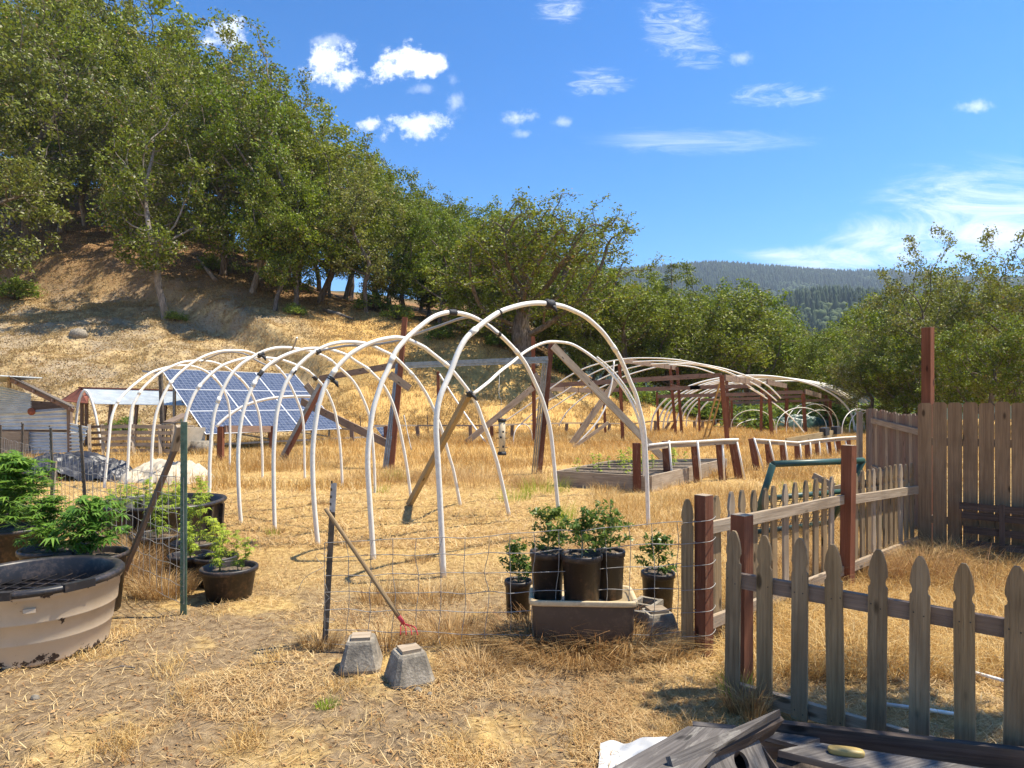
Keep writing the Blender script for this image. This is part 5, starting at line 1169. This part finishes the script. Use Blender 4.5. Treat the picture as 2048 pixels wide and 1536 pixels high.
# near fence: pickets face the camera, rails behind
A, B = (1.31, 3.88), (2.333, 3.015)
tp = [k / 7 for k in range(10)]
pf, d, n = picket_fence('near picket gate of pointed grey-brown pickets at the lower right', A, B, tp, 1.01, .02, [W_PICK2, W_PICK, W_PICK3, W_PICK, W_PICK2, W_PICK3, W_PICK], 1, (1.31, 3.88, 0))
away = n if n.y > 0 else -n
a = Vector((*A, 0)) - d * .03; e = Vector((*A, 0)) + (Vector((*B, 0)) - Vector((*A, 0))) * 1.35
sh_ = away * .022 if n.y > 0 else away * .002
for z, hh in ((.735, .088), (.075, .088)): MB().beam(a + away * .045 + Vector((0, 0, z)), e + away * .045 + Vector((0, 0, z)), .038, hh).build('rail', W_DARK if z > .4 else W_GREY, pf)
m = MB()
for t_ in tp:
    for z in (.735, .075):
        for s_ in (-.022, .022):
            q = Vector((*A, 0)) + (Vector((*B, 0)) - Vector((*A, 0))) * t_ + d * s_ + Vector((0, 0, z + random.uniform(-.015, .015))); q = q - away * (.022 if n.y < 0 else .0015); MB().tube([q, q - away * .002], .0035, 6).build('nail_head', TAPE, pf)
# far fence
A2, B2 = Vector((1.357, 4.73, 0)), Vector((4.78, 7.67, 0)); dd = (B2 - A2)
pxs = [1438,1464,1487,1511,1532,1551,1574,1594,1614,1633,1651,1664,1699,1713,1727,1739,1749,1760,1772,1783,1792,1803,1815,1826]
def tpar(px): k = (px - CX) / F; return (k * A2.y - A2.x) / (dd.x - k * dd.y)
pf2, d2, n2 = picket_fence('long back picket fence running from the red corner post to the board fence', tuple(A2.xy), tuple(B2.xy), [tpar(x) for x in [1424] + pxs], 1.08, .02, [W_PICK2, W_PICK, W_GREY, W_PICK3, W_PICK2], 1, tuple(A2), w=.085)
nf = n2 if n2.y < 0 else -n2
off = Vector((0, 0, 0)) if n2.y > 0 else nf * .0
base_ = nf * (.024 + (.02 if n2.y < 0 else 0))
for (t0, z0), (t1, z1) in (((.0, .92), (.53, .905)), ((.57, .885), (.99, .82))): MB().beam(A2 + dd * t0 + base_ + Vector((0, 0, z0 - .04)), A2 + dd * t1 + base_ + Vector((0, 0, z1 - .04)), .038, .088).build('rail', W_GREY, pf2)
MB().beam(A2 + base_ + Vector((0, 0, .18)), A2 + dd + base_ + Vector((0, 0, .18)), .038, .088).build('rail', W_GREY, pf2)
def post(label, c, top, rz, w_, mat, zb=-.05, lean=(0, 0)):
    root = thing('fence_post', label, 'post', (c[0], c[1], 0)); M_ = Matrix.Rotation(rz, 3, 'Z'); b = Vector((c[0], c[1], zb)); t_ = Vector((c[0] + lean[0], c[1] + lean[1], top))
    MB().beam(b, t_, w_, w_, M_ @ Vector((0, 1, 0))).build('timber', mat, root); MB().beam(t_ + Vector((0, 0, .001)), t_ + Vector((0, 0, .004)), w_ * .99, w_ * .99, M_ @ Vector((0, 1, 0))).build('end_grain', W_GREY, root)
post('red-stained corner post wrapped by the wire fence', (1.375, 4.66), 1.135, R(38), .094, W_RED); post('red-stained gate post behind the first near picket', (1.45, 4.10), 1.09, R(38), .098, W_REDF); post('leaning fresh red post in the middle of the back picket fence', (3.235, 6.28), 1.385, R(38), .10, W_REDF, lean=(.02, 0))
ww = thing('wire_wrap', 'wire strands wrapped around the red corner post and its picket', 'wire', (1.375, 4.66, .5))
for z in (.97, .82, .66, .49, .33, .16): MB().tube(smooth_path([Vector((1.20, 4.63, z - .03)), Vector((1.30, 4.60, z - .015)), Vector((1.395, 4.582, z)), Vector((1.452, 4.645, z + .012)), Vector((1.46, 4.68, z + .014))], 4), .0027, 5).build('wire_strand', WIRE, ww)
p_ = Vector((1.255, 4.66, .02)); o = MB().prism(picket_outline(.085, 1.09), p_, (1, 0, 0), (0, 0, 1), (0, -1, 0), .02).build('picket', W_PICK, origin=p_); tag(o, 'single weathered picket nailed left of the red corner post', 'picket')

# ------------------------------------------------------------------ tall board fence at the right
bfn = thing('board_fence', 'tall dog-eared board fence with brown stain at the right edge', 'fence', (4.73, 7.6, 0)); th_ = R(35); ub = Vector((math.cos(th_), -math.sin(th_), 0)); nb = Vector((-math.sin(th_), -math.cos(th_), 0)); o0 = Vector((4.745, 7.6, 0))
for k in range(12):
    w_ = .138; h = 1.77 + random.uniform(-.012, .012); c_ = .025; x0_ = k * .1445
    MB().prism([(0, 0), (w_, 0), (w_, h - c_), (w_ - c_, h), (c_, h), (0, h - c_)], o0 + ub * x0_ + Vector((0, 0, .03)), ub, (0, 0, 1), nb, .017).build('board', W_BOARD, bfn)
for z in (.45, 1.35): MB().beam(o0 - nb * .022 + Vector((0, 0, z)), o0 + ub * 1.75 - nb * .022 + Vector((0, 0, z)), .038, .088).build('back_rail', W_GREY, bfn)
post('tall rust-red post rising above the left end of the board fence', (4.90, 7.66), 2.68, R(35), .10, W_REDF)
# broken pallet leaning on it
pl = thing('pallet', 'dark broken pallet leaning against the board fence', 'pallet', tuple(o0 + ub * .45 + nb * .2)); q0 = o0 + ub * .40 + nb * .20
for k, z in enumerate((.66, .56, .40, .25, .13)): MB().beam(q0 + ub * (.0 + .02 * k) + Vector((0, 0, z)), q0 + ub * 1.35 + Vector((0, 0, z - .03)), .02, .075).build('slat', W_OLD, pl)
for x in (.38, 1.0): MB().beam(q0 + ub * x + nb * .03 + Vector((0, 0, .02)), q0 + ub * x - nb * .01 + Vector((0, 0, .70)), .04, .05, ub).build('stringer', W_OLD, pl)
MB().beam(q0 + ub * .75 + nb * .03 + Vector((0, 0, .6)), q0 + ub * 1.1 + nb * .03 + Vector((0, 0, .35)), .02, .06).build('brace', W_OLD, pl)
# leaning old gate panel and its posts
gp = thing('board_gate', 'weathered grey board gate standing tilted behind the picket fence', 'gate', (5.99, 10.8, 0)); a = Vector((6.02, 10.8, 0)); b = Vector((5.42, 8.5, 0)); u = (b - a).normalized(); nn = Vector((u.y, -u.x, 0)); nn = nn if nn.x < 0 else -nn
for k in range(17):
    h = 1.64 + random.uniform(-.02, .02) - k * .004; w_ = .132; o_ = a + u * (k * .139) + Vector((0, 0, .05)); MB().prism([(0, 0), (w_, 0), (w_, h - .03), (w_ - .02, h), (.02, h), (0, h - .03)], o_, u, (Vector((0, 0, 1)) + u * -.05).normalized(), nn, .016).build('board', [W_DARK, W_GREY, W_DARK, W_BROWN][k % 4], gp)
for z0, z1 in ((1.50, 1.40), (.72, .60)): MB().beam(a + nn * .036 + Vector((0, 0, z0)), b + nn * .036 + Vector((0, 0, z1)), .036, .085).build('rail', W_GREY, gp)
post('slim grey-brown post left of the board gate, further left one', ((1719 - CX) / F * 11.2, 11.2), 1.64, 0, .072, W_GREY); post('slim dark post carrying the tilted board gate', ((1739 - CX) / F * 11.0, 11.0), 1.69, 0, .078, W_DARK)

# green tube frame
gf = thing('green_pipe_frame', 'green-painted tube gate with black wire mesh leaning behind the picket fence', 'gate', tuple(G(1508, 1075))); TL, TR = P(1546, 928, 8.3), P(1726, 921, 8.9); BL, BR = P(1503, 1065, 8.6), P(1660, 1045, 9.3)
MB().tube([TL, TR], .042, 12).build('tube_rail', GREENP, gf); MB().tube([TL, BL], .042, 12).build('tube_leg', GREENP, gf); MB().tube([TR, BR], .042, 12).build('tube_leg', GREENP, gf)
ML, MR = TL.lerp(BL, .50), TR.lerp(BR, .48); MB().tube([ML, MR], .036, 12).build('tube_rail', GREENP, gf); MB().tube([BL, BR], .036, 12).build('tube_rail', GREENP, gf); m = MB()
for k in range(1, 22): m.tube([ML.lerp(MR, k / 22), BL.lerp(BR, k / 22)], .0045, 4)
for k in range(1, 8): m.tube([ML.lerp(BL, k / 8), MR.lerp(BR, k / 8)], .0045, 4)
m.build('wire_mesh', TAPE, gf)
stick('plank', 'short grey plank jutting behind the picket fence below the green tube', 'plank', P(1626, 951, 9.4), P(1668, 972, 9.2), .03, .09, W_GREY)
stick('plank', 'low grey plank lying behind the back picket fence near the board gate', 'plank', P(1640, 985, 9.6), P(1760, 962, 10.2), .03, .12, W_GREY)

# ------------------------------------------------------------------ solar panels
sp_ = thing('solar_array', 'tilted three by three array of blue solar panels on a steel rack', 'solar panels', (-10.83, 23, 0)); S0 = Vector((-10.83, 23, .68)); rt = Vector((.6, .8, 0)); upv = Vector((-2.67, 2.0, 2.42)); SL = upv.length; upn = upv / SL; nrm = rt.cross(upn); nrm = nrm if nrm.y < 0 else -nrm
Wt = 5.93
for r_i in range(3):
    for c_i in range(3):
        w_, h_ = Wt / 3 - .02, SL / 3 - .015; o_ = S0 + rt * (c_i * Wt / 3) + upn * (r_i * SL / 3); m = MB(); k = len(m.v)
        cs = [(0.0, 0.0), (w_, 0), (w_, h_), (0, h_)]; m.v = [o_ + rt * x + upn * y for x, y in cs] + [o_ + rt * x + upn * y - nrm * .035 for x, y in cs]
        m.face((0, 1, 2, 3) if nrm.dot(rt.cross(upn)) > 0 else (3, 2, 1, 0), [(x + .0, y) for x, y in (cs if nrm.dot(rt.cross(upn)) > 0 else cs[::-1])])
        for q in range(4): q2 = (q + 1) % 4; m.face((q, q2, q2 + 4, q + 4), [(0.09, .09)] * 4)
        m.face((4, 5, 6, 7), [(.09, .09)] * 4)
        pn = m.build('panel', SOLAR, sp_)
        m = MB(); e_ = nrm * .004
        for a_, b_ in (((0, 0), (w_, 0)), ((0, h_), (w_, h_))): m.beam(o_ + rt * a_[0] + upn * a_[1] + e_, o_ + rt * b_[0] + upn * b_[1] + e_, .022, .012, nrm)
        for a_, b_ in (((0, 0), (0, h_)), ((w_, 0), (w_, h_))): m.beam(o_ + rt * a_[0] + upn * a_[1] + e_, o_ + rt * b_[0] + upn * b_[1] + e_, .035, .014, nrm)
        fo = m.build('panel_frame', ALU, sp_); fo.parent = pn
for f in (.15, .5, .85): MB().beam(S0 + upn * SL * f - nrm * .08, S0 + upn * SL * f + rt * Wt - nrm * .08, .05, .06, nrm).build('rack_rail', WIREB, sp_)
for x in (.3, 2.9, 5.6):
    a = S0 + rt * x + upn * SL * .1 - nrm * .12; MB().beam(Vector((a.x, a.y, 0)), a, .08, .08).build('rack_leg', WIREB, sp_)
    b = S0 + rt * x + upn * SL * .85 - nrm * .12; MB().beam(Vector((b.x, b.y, -.1)), b, .09, .09).build('rack_leg', WIREB, sp_); MB().beam(Vector((a.x, a.y, .35)), Vector((b.x, b.y, .5)), .05, .06).build('rack_brace', WIREB, sp_)
MB().beam(S0 + Vector((-1.2, -.2, -.42)), S0 + rt * Wt + Vector((1.2, 1.6, -.42)), .05, .07).build('rack_brace', PVC_GREY, sp_)
o = MB().lathe([(0, 0), (.38, 0), (.36, .45), (0, .47)], G(404, 908), 16).build('concrete_footing', CONC, origin=G(404, 908)); tag(o, 'round concrete footing below the left corner of the solar panels', 'footing')
m = MB(); a = P(748, 850, 29.5); b = P(788, 850, 31); c_ = P(793, 876, 30.2); d_ = P(770, 880, 28.7); m.v = [d_, c_, b, a] + [p + Vector((0, .04, -.03)) for p in (d_, c_, b, a)]; m.face((0, 1, 2, 3), [(0, 0), (1.1, 0), (1.1, .8), (0, .8)])
for q in range(4): m.face((q, (q + 1) % 4, (q + 1) % 4 + 4, q + 4), [(.09, .09)] * 4)
m.face((7, 6, 5, 4), [(.09, .09)] * 4); tag(m.build('small_solar_panel', SOLAR, origin=d_), 'small separate solar panel low behind the standing red post', 'solar panel')
g = G(326, 905); tag(MB().beam(g, P(321, 742, g.y), .11, .11).build('steel_pole', TDARK, origin=g), 'upright dark steel pole at the left edge of the solar panels', 'pole')
stick('bracket_arm', 'short blue-grey arm sticking out left from the top of the steel pole', 'bracket', P(285, 742, 23.4), P(322, 747, 23.4), .05, .06, PVC_GREY)

# ------------------------------------------------------------------ corrugated shed
def corr_sheet(root, name, quad, mat, pitch=.115, amp=.034, vertical=False):
    """quad: bl, br, tr, tl; ridges run left-right"""
    bl, br, tr, tl = [Vector(q) for q in quad]; H_ = ((tl - bl).length + (tr - br).length) / 2; n_ = max(4, int(H_ / pitch * 6)); nr = (br - bl).cross(tl - bl).normalized(); nr = nr if nr.y < 0 else -nr
    m = MB(); Wd = (br - bl).length
    for i in range(n_ + 1):
        f = i / n_; a = bl.lerp(tl, f); b = br.lerp(tr, f); o_ = nr * amp * math.sin(f * H_ / pitch * 2 * math.pi)
        m.v += [a + o_, b + o_]
        if i: k = 2 * i; m.face((k - 2, k - 1, k + 1, k), [(0, (i - 1) * H_ / n_), (Wd, (i - 1) * H_ / n_), (Wd, f * H_), (0, f * H_)], True)
    return m.build(name, mat, root)
sd_ = thing('metal_shed', 'small shed of corrugated zinc sheets with sloping dark roof at the left edge', 'shed', (-15.5, 21.3, 0)); YS = 21.3
def W2(x, y, Y=YS): return P(x, y, Y)
corr_sheet(sd_, 'wall_sheet', (W2(-160, 860), W2(140, 860), W2(134, 815), W2(-160, 838)), CORR)
corr_sheet(sd_, 'wall_sheet', (W2(-160, 918, 21.28), W2(160, 904, 21.28), W2(143, 864, 21.28), W2(-160, 861, 21.28)), CORR)
corr_sheet(sd_, 'upper_sheet', (W2(-160, 833, 21.22), W2(62, 826, 21.22), W2(62, 788, 21.22), W2(-40, 760, 21.22)), CORR, .12)
corr_sheet(sd_, 'side_sheet', (W2(140, 862, 21.2), W2(168, 869, 21.2), W2(178, 854, 21.2), W2(141, 846, 21.2)), CORRW); corr_sheet(sd_, 'side_sheet', (W2(140, 904, 21.23), W2(160, 902, 21.23), W2(174, 866, 21.23), W2(140, 864, 21.23)), CORRW)
MB().beam(W2(-30, 889, 21.15), W2(57, 890, 21.15), .03, .88).build('plywood_sheet', W_GREY, sd_)
MB().beam(G(141, 915), W2(139, 812), .12, .12).build('corner_post', W_DARK, sd_); MB().beam(W2(19, 776, 21.15), W2(18, 752, 21.15), .08, .08).build('roof_prop', W_GREY, sd_)
MB().lathe([(0, -.02), (.12, -.02), (.12, .02), (0, .02)], (0, 0, 0), 20).build('tmp', RUST); tmp = bpy.data.objects['tmp']; tmp.name = 'rusty_disc'; tmp.data.name = 'rusty_disc'; tmp.parent = sd_; q = W2(63, 823, 21.1) - Vector(sd_['_o']); tmp.location = q; tmp.rotation_euler = (R(90), 0, 0)
ra, rb_ = W2(16, 751, 20.9), W2(143, 813, 20.9); back = Vector((0, 3.2, 0)); m = MB()
up_ = Vector((0, 0, 1)); vs = [ra, rb_, P(150, 812, 23.8), P(34, 756, 23.8)]; m.v = vs + [v - Vector((0, 0, .04)) for v in vs]
m.face((0, 1, 2, 3), [(0, 0), (3, 0), (3, 3), (0, 3)]); m.face((7, 6, 5, 4), [(0, 0), (3, 0), (3, 3), (0, 3)])
for q in range(4): m.face((q, q + 4, (q + 1) % 4 + 4, (q + 1) % 4), [(0, 0)] * 4)
m.build('roof', ROOFD, sd_); MB().beam(W2(-170, 772, 20.9), W2(17, 752, 20.9), 3.0, .03).build('upper_roof', CORRW, sd_)
for f in (.12, .4, .7, .97): q = ra.lerp(rb_, f) - Vector((0, 0, .10)); MB().beam(q, P(34, 756, 23.8).lerp(P(150, 812, 23.8), f) - Vector((0, 0, .10)), .06, .10).build('rafter', W_BROWN, sd_)
MB().beam(ra - Vector((0, -.1, .14)), rb_ - Vector((0, -.1, .14)), .05, .12).build('rafter', W_BROWN, sd_)
MB().beam(W2(-160, 840, 24.2), W2(139, 860, 24.2), .05, 2.0).build('back_wall', W_DARK, sd_)
# low carport roof with rusty ridge
cpn = thing('low_shelter', 'low open shelter with pale corrugated roof and rusty ridge strip', 'shelter', tuple(G(250, 895)))
rl, rr_, el, er = P(165, 777, 27.4), P(375, 783, 27.4), P(190, 808, 25.4), P(385, 811, 25.4); corr_sheet(cpn, 'roof_sheet', (el, er, rr_, rl), CORRW)
m = MB().beam(rl + Vector((-.1, 0, .04)), rr_ + Vector((0, 0, .04)), .30, .05); m.build('ridge_cap', RUST, cpn)
m = MB(); pts_ = [P(120, 801, 27.9), P(175, 806, 25.6), P(181, 783, 27.0), P(160, 775, 27.5)]; m.v = pts_ + [p - Vector((0, 0, .03)) for p in pts_]; m.face((0, 1, 2, 3), [(0, 0), (1, 0), (1, 1), (0, 1)]); m.face((7, 6, 5, 4), [(0, 0)] * 4)
for q in range(4): m.face((q, q + 4, (q + 1) % 4 + 4, (q + 1) % 4), [(0, 0)] * 4)
m.build('rusty_end_sheet', RUST, cpn)
for x, y, Y in ((164, 790, 26.8), (173, 790, 26.6), (222, 808, 25.6), (274, 809, 25.6), (331, 810, 25.6)): t_ = P(x, y, Y); MB().beam(Vector((t_.x - (.15 if x > 200 else 0), t_.y, -.05)), t_, .10, .10).build('shelter_post', W_DARK, cpn)
for nm, pts_, Y in (('pipe arch leaning out from the left end of the low shelter', [(151, 900), (152, 845), (157, 805), (165, 785), (172, 781), (180, 792), (190, 825), (197, 862), (203, 900)], 23), ('pipe leg standing inside the slatted fence', [(262, 905), (263, 850), (265, 812)], 22.5)):
    L = smooth_path([P(x, y, Y) for x, y in pts_], 3); tag(MB().tube(L, .045, 7).build('pipe_arch', PVC, origin=L[0]), nm, 'pipe')
# slatted fence
sf = thing('slatted_fence', 'grey slatted pallet fence between the shed and the solar panels', 'fence', tuple(G(260, 915)))
for k, y in enumerate((853, 865, 877, 889, 901, 911)):
    MB().beam(P(178, y + 1, 21.9), P(205, y, 21.8), .03, .09).build('slat', W_DARK, sf); MB().beam(P(203, y + 1, 21.55), P(268, y - 1, 21.55), .03, .12).build('slat', W_GREY, sf); MB().beam(P(268, y, 21.6), P(346, y + 1, 21.6), .03, .12).build('slat', W_GREY, sf)
for x in (178, 205, 266, 319, 345): MB().beam(G(x + 2, 914), P(x, 849, 21.7), .10, .07).build('post', W_GREY, sf)
# caged tank
tk = thing('caged_tank', 'pale plastic tank in a wire cage under the solar panels', 'tank', tuple(G(372, 908))); a, b = P(348, 880, 22.8), P(402, 880, 23.4); MB().beam(a, b, .9, .92).build('tank_body', TARPW, tk); m = MB()
for k in range(8): q = a.lerp(b, k / 7) + Vector((0, -.48, 0)); m.beam(q - Vector((0, 0, .46)), q + Vector((0, 0, .48)), .03, .03)
for z in (-.4, -.1, .2, .46): m.beam(a + Vector((0, -.50, z)), b + Vector((0, -.50, z)), .03, .03)
m.build('cage', TDARK, tk)
for i, (p0, p1, lb) in enumerate([((328, 848, 22.2), (378, 842, 22.3), 'splintered board on top of the caged tank'), ((330, 852, 22.1), (388, 852, 22.4), 'flat torn board lying on the caged tank'), ((336, 845, 22.5), (372, 828, 23.3), 'board sloping up toward the panel corner')]): stick('broken_board', lb, 'board', P(*p0), P(*p1), .4, .05, W_DARK if i == 2 else W_GREY, group='broken boards on the tank')

# tarps
def heap(name, label, cx, cy, sx, sy, h, mat, seed, tall=None):
    n = 60; xs = np.linspace(-1, 1, n); X, Y = np.meshgrid(xs, xs); rr = np.sqrt(X ** 2 + Y ** 2)
    edge = 1 + .14 * sn(X * 2, Y * 2, 1.3, seed); q = np.clip(1 - (rr / edge) ** 3.0, 0, 1) ** .5
    fold = .8 + .17 * sn(X, Y, .5, seed + 1) - .16 * np.abs(sn(X * 1.6, Y, .22, seed + 2)) + .10 * (1 - np.abs(sn(X, Y * 1.8, .13, seed + 4))); Z = h * q * np.clip(fold, .25, 1.25) - .02
    V = np.stack([X * sx, Y * sy, Z], -1).reshape(-1, 3); idx = np.arange(n * n).reshape(n, n); f = np.stack([idx[:-1, :-1], idx[:-1, 1:], idx[1:, 1:], idx[1:, :-1]], -1).reshape(-1, 4); keep = (q.reshape(-1)[f] > 0).any(1)
    o = bpy.data.objects.new(name, mesh_np(name, V, [f[keep]], mat, smooth=True)); C.objects.link(o); o.location = (cx, cy, on(cx, cy)); tag(o, label, 'tarp')
heap('tarp_heap', 'crumpled black plastic tarp heaped in front of the shed', -10.5, 15.6, 1.3, .8, .62, TARPB, 71); heap('tarp_heap', 'small dark tarp bundle right of the black tarp heap', -9.4, 15.2, .6, .5, .5, TARPB, 75); heap('tarp_heap', 'crumpled cream tarp heap below the far white hoops', -7.9, 14.9, 1.05, .75, .46, TARPW, 79)
heap('debris_heap', 'low dark heap of covered debris at the tree line behind the small hoops', (1590 - CX) / F * 43, 43, 2.4, 1, 1.1, GREENP, 83)

# ------------------------------------------------------------------ foreground junk
def quadbox(name, P4, th, mat, parent=None, origin=None, label=None, cat=None):
    P4 = [Vector(p) for p in P4]; n = (P4[1] - P4[0]).cross(P4[3] - P4[0]).normalized(); n = n if n.z > 0 else -n
    m = MB(); m.v = [p for p in P4] + [p - n * th for p in P4]; L = (P4[1] - P4[0]).length; W_ = (P4[3] - P4[0]).length; o_ = random.uniform(0, 9)
    order = (0, 1, 2, 3) if (P4[1] - P4[0]).cross(P4[3] - P4[0]).dot(n) > 0 else (3, 2, 1, 0); U_ = [(o_, o_), (o_ + L, o_), (o_ + L, o_ + W_), (o_, o_ + W_)]
    m.face(order, [U_[i] for i in order]); m.face(tuple(i + 4 for i in reversed(order)), [U_[i] for i in reversed(order)])
    for q in range(4): q2 = (q + 1) % 4; f = (q, q + 4, q2 + 4, q2) if order[0] == 0 else (q, q2, q2 + 4, q + 4); m.face(f, [(o_, 0), (o_, th), (o_ + .3, th), (o_ + .3, 0)])
    o = m.build(name, mat, parent, origin=P4[0] if parent is None else None)
    if label: tag(o, label, cat)
    return o
def PZ(px, py, z): Y = F * (CAMH - z) / (py - YH); return Vector(((px - CX) / F * Y, Y, z))
bh = thing('birdhouse', 'toppled grey birdhouse with round hole and plank roof at the bottom edge', 'birdhouse', tuple(PZ(1480, 1530, .1)))
quadbox('roof', [PZ(1180, 1560, .42), PZ(1376, 1452, .34), PZ(1470, 1458, .36), PZ(1345, 1590, .46)], .02, W_BLUE, bh)
quadbox('roof', [PZ(1340, 1512, .45), PZ(1560, 1418, .42), PZ(1562, 1432, .38), PZ(1350, 1548, .40)], .025, W_BLUE, bh)
quadbox('roof', [PZ(1562, 1432, .375), PZ(1420, 1500, .375), PZ(1424, 1530, .30), PZ(1540, 1462, .26)], .02, W_OLD, bh)
# front panel with a real round hole
a_, b_, c_, d_ = PZ(1408, 1518, .36), PZ(1512, 1464, .34), PZ(1580, 1560, .22), PZ(1440, 1620, .22); m = MB(); nn_ = (b_ - a_).cross(d_ - a_).normalized(); nn_ = nn_ if nn_.z > 0 else -nn_
cen = (a_ + b_ + c_ + d_) / 4 + (b_ - d_) * .02; ux = (b_ - a_).normalized(); uy = nn_.cross(ux); hr = .044
cen = PZ(1487, 1524, .295); cen = cen - nn_ * (cen - a_).dot(nn_); K = 32; sq = [a_, b_, c_, d_]
def edge_pt(an):
    dr = ux * math.cos(an) + uy * math.sin(an); best = None
    for i in range(4):
        p, q = sq[i], sq[(i + 1) % 4]; e = q - p; nE = e.cross(nn_); den = dr.dot(nE)
        if abs(den) > 1e-9:
            s_ = (p - cen).dot(nE) / den
            if s_ > 0 and (best is None or s_ < best): best = s_
    return cen + dr * (best or .1)
for i in range(K):
    an = 2 * math.pi * i / K; h0 = cen + (ux * math.cos(an) + uy * math.sin(an)) * hr; e0 = edge_pt(an); m.v += [h0, e0, h0 - nn_ * .018, e0 - nn_ * .018]
for i in range(K):
    j = (i + 1) % K; A_, B_ = 4 * i, 4 * j; m.face((A_, A_ + 1, B_ + 1, B_), [((v - a_).dot(uy), (v - a_).dot(ux)) for v in (m.v[A_], m.v[A_ + 1], m.v[B_ + 1], m.v[B_])]); m.face((B_ + 2, B_ + 3, A_ + 3, A_ + 2), [(0, 0)] * 4); m.face((A_ + 2, A_, B_, B_ + 2), [(0, 0)] * 4)
m.build('front_panel', W_BLUE, bh)
quadbox('back_panel', [p - nn_ * .12 for p in (a_, b_, c_, d_)], .015, W_OLD, bh)
for i in range(4): quadbox('side_panel', [sq[i] - nn_ * .02, sq[(i + 1) % 4] - nn_ * .02, sq[(i + 1) % 4] - nn_ * .12, sq[i] - nn_ * .12], .01, W_OLD, bh)
stick('dark_beam', 'long dark old beam lying in front of the near picket gate', 'beam', PZ(1530, 1460, .2), PZ(2120, 1528, .2), .04, .10, W_OLD)
stick('timber_beam', 'dark red-brown timber under the dark beam at the bottom edge', 'beam', PZ(1500, 1490, .1), PZ(1740, 1520, .1), .05, .08, W_BROWN)
quadbox('wide_plank', [PZ(1556, 1500, .24), PZ(1630, 1484, .24), PZ(2100, 1556, .24), PZ(1960, 1600, .24)], .03, W_BLUE, label='wide blue-grey plank with a small ochre block on it', cat='plank')
quadbox('thin_plank', [PZ(1520, 1470, .21), PZ(1540, 1462, .21), PZ(1640, 1476, .21), PZ(1600, 1492, .21)], .02, W_BLUE, label='short blue-grey board beside the birdhouse', cat='plank')
quadbox('dark_board', [PZ(1540, 1560, .12), PZ(1560, 1500, .12), PZ(2100, 1560, .12), PZ(2000, 1680, .12)], .03, W_OLD, label='dark board under the wide blue-grey plank', cat='plank')
quadbox('back_board', [PZ(1385, 1442, .14), PZ(1470, 1450, .14), PZ(1480, 1460, .14), PZ(1385, 1450, .14)], .02, W_BLUE, label='thin board edge behind the birdhouse roof', cat='plank')
yb = PZ(1692, 1508, .241); tag(MB().lathe([(0, 0), (.072, 0), (.075, .006), (.075, .018), (.07, .024), (0, .025)], yb, 28, 1.0, .34, R(-14), sup=3).build('ochre_block', YSOAP, origin=yb), 'small ochre rounded wooden block on the blue-grey plank', 'block')
L = [PZ(1545, 1452, .14), PZ(1680, 1468, .15), PZ(1800, 1492, .15), PZ(1840, 1500, .15)]; tag(MB().tube(L, .024, 12).build('white_pipe', PVC, origin=L[0]), 'white pipe lying between the near picket gate and dark beam', 'pipe')
for L_, lb in (([(1770, 1408), (1830, 1416), (1912, 1428)], 'thin white pipe in the straw behind the near gate, lower one'), ([(1862, 1322), (1950, 1345), (2030, 1368)], 'thin white pipe in the straw behind the near gate, upper one'), ([(1975, 1310), (2060, 1332)], 'white pipe end in the straw at the right edge')):
    q = [PZ(x, y, .05) for x, y in L_]; tag(MB().tube(q, .011, 8).build('white_pipe', PVC, origin=q[0]), lb, 'pipe')
# torn plastic sheet
n = 26; xs = np.linspace(0, 1, n); Us, Vs_ = np.meshgrid(xs, xs); c00, c10, c11, c01 = [np.array(PZ(*q)) for q in ((1195, 1560, .02), (1200, 1485, .03), (1335, 1480, .10), (1330, 1570, .05))]
Pp = (c00[None, None] * ((1 - Us) * (1 - Vs_))[..., None] + c10 * ((1 - Us) * Vs_)[..., None] + c11 * (Us * Vs_)[..., None] + c01 * (Us * (1 - Vs_))[..., None]); Pp[..., 2] += .016 * np.abs(sn(Us, Vs_, .35, 88)) + .006 * sn(Us, Vs_, .15, 89)
Pp[..., 1] += (.022 * sn(Us, Vs_ * 0, .22, 90) * Vs_); Pp[..., 2] = np.maximum(Pp[..., 2], .02)
idx = np.arange(n * n).reshape(n, n); f = np.stack([idx[:-1, :-1], idx[:-1, 1:], idx[1:, 1:], idx[1:, :-1]], -1).reshape(-1, 4)
o = bpy.data.objects.new('plastic_sheet', mesh_np('plastic_sheet', Pp.reshape(-1, 3) - c00, [f], WHITEPL, smooth=True)); o.location = tuple(c00); C.objects.link(o); tag(o, 'torn white plastic sheet on the ground beside the birdhouse roof', 'plastic sheet')
# small stones and twigs
for i, (x, y, s_) in enumerate([(835, 1385, .03), (860, 1390, .022), (1640, 915, .06), (70, 1395, .03)]):
    g = G(x, y); g.z = on(g.x, g.y); tag(MB().lathe([(0, -.01), (s_, 0), (s_ * .8, s_ * .7), (0, s_)], g, 7, 1, .7, i).build('stone', CONC, origin=g), ['small dark clod in front of the right pier block', 'second small clod right of the first clod', 'stone in the grass under the garden fence', 'pale stone on the bare soil at lower left'][i], 'stone', 'loose stones')
for i, (x0, y0, x1, y1) in enumerate([(497, 1335, 600, 1332), (235, 1290, 262, 1288), (270, 1340, 210, 1345)]):
    a = G(x0, y0); b = G(x1, y1); a.z = b.z = .015; tag(MB().tube([a, a.lerp(b, .5) + Vector((0, .02, .012)), b], [.006, .005, .002], 5).build('twig', BARK, origin=a), ['dark twig on the ground left of the pier blocks', 'short twig beside the tan tub', 'thin twig on the soil near the tan tub'][i], 'twig')
for o in list(bpy.data.objects):
    if '_o' in o.keys(): del o['_o']
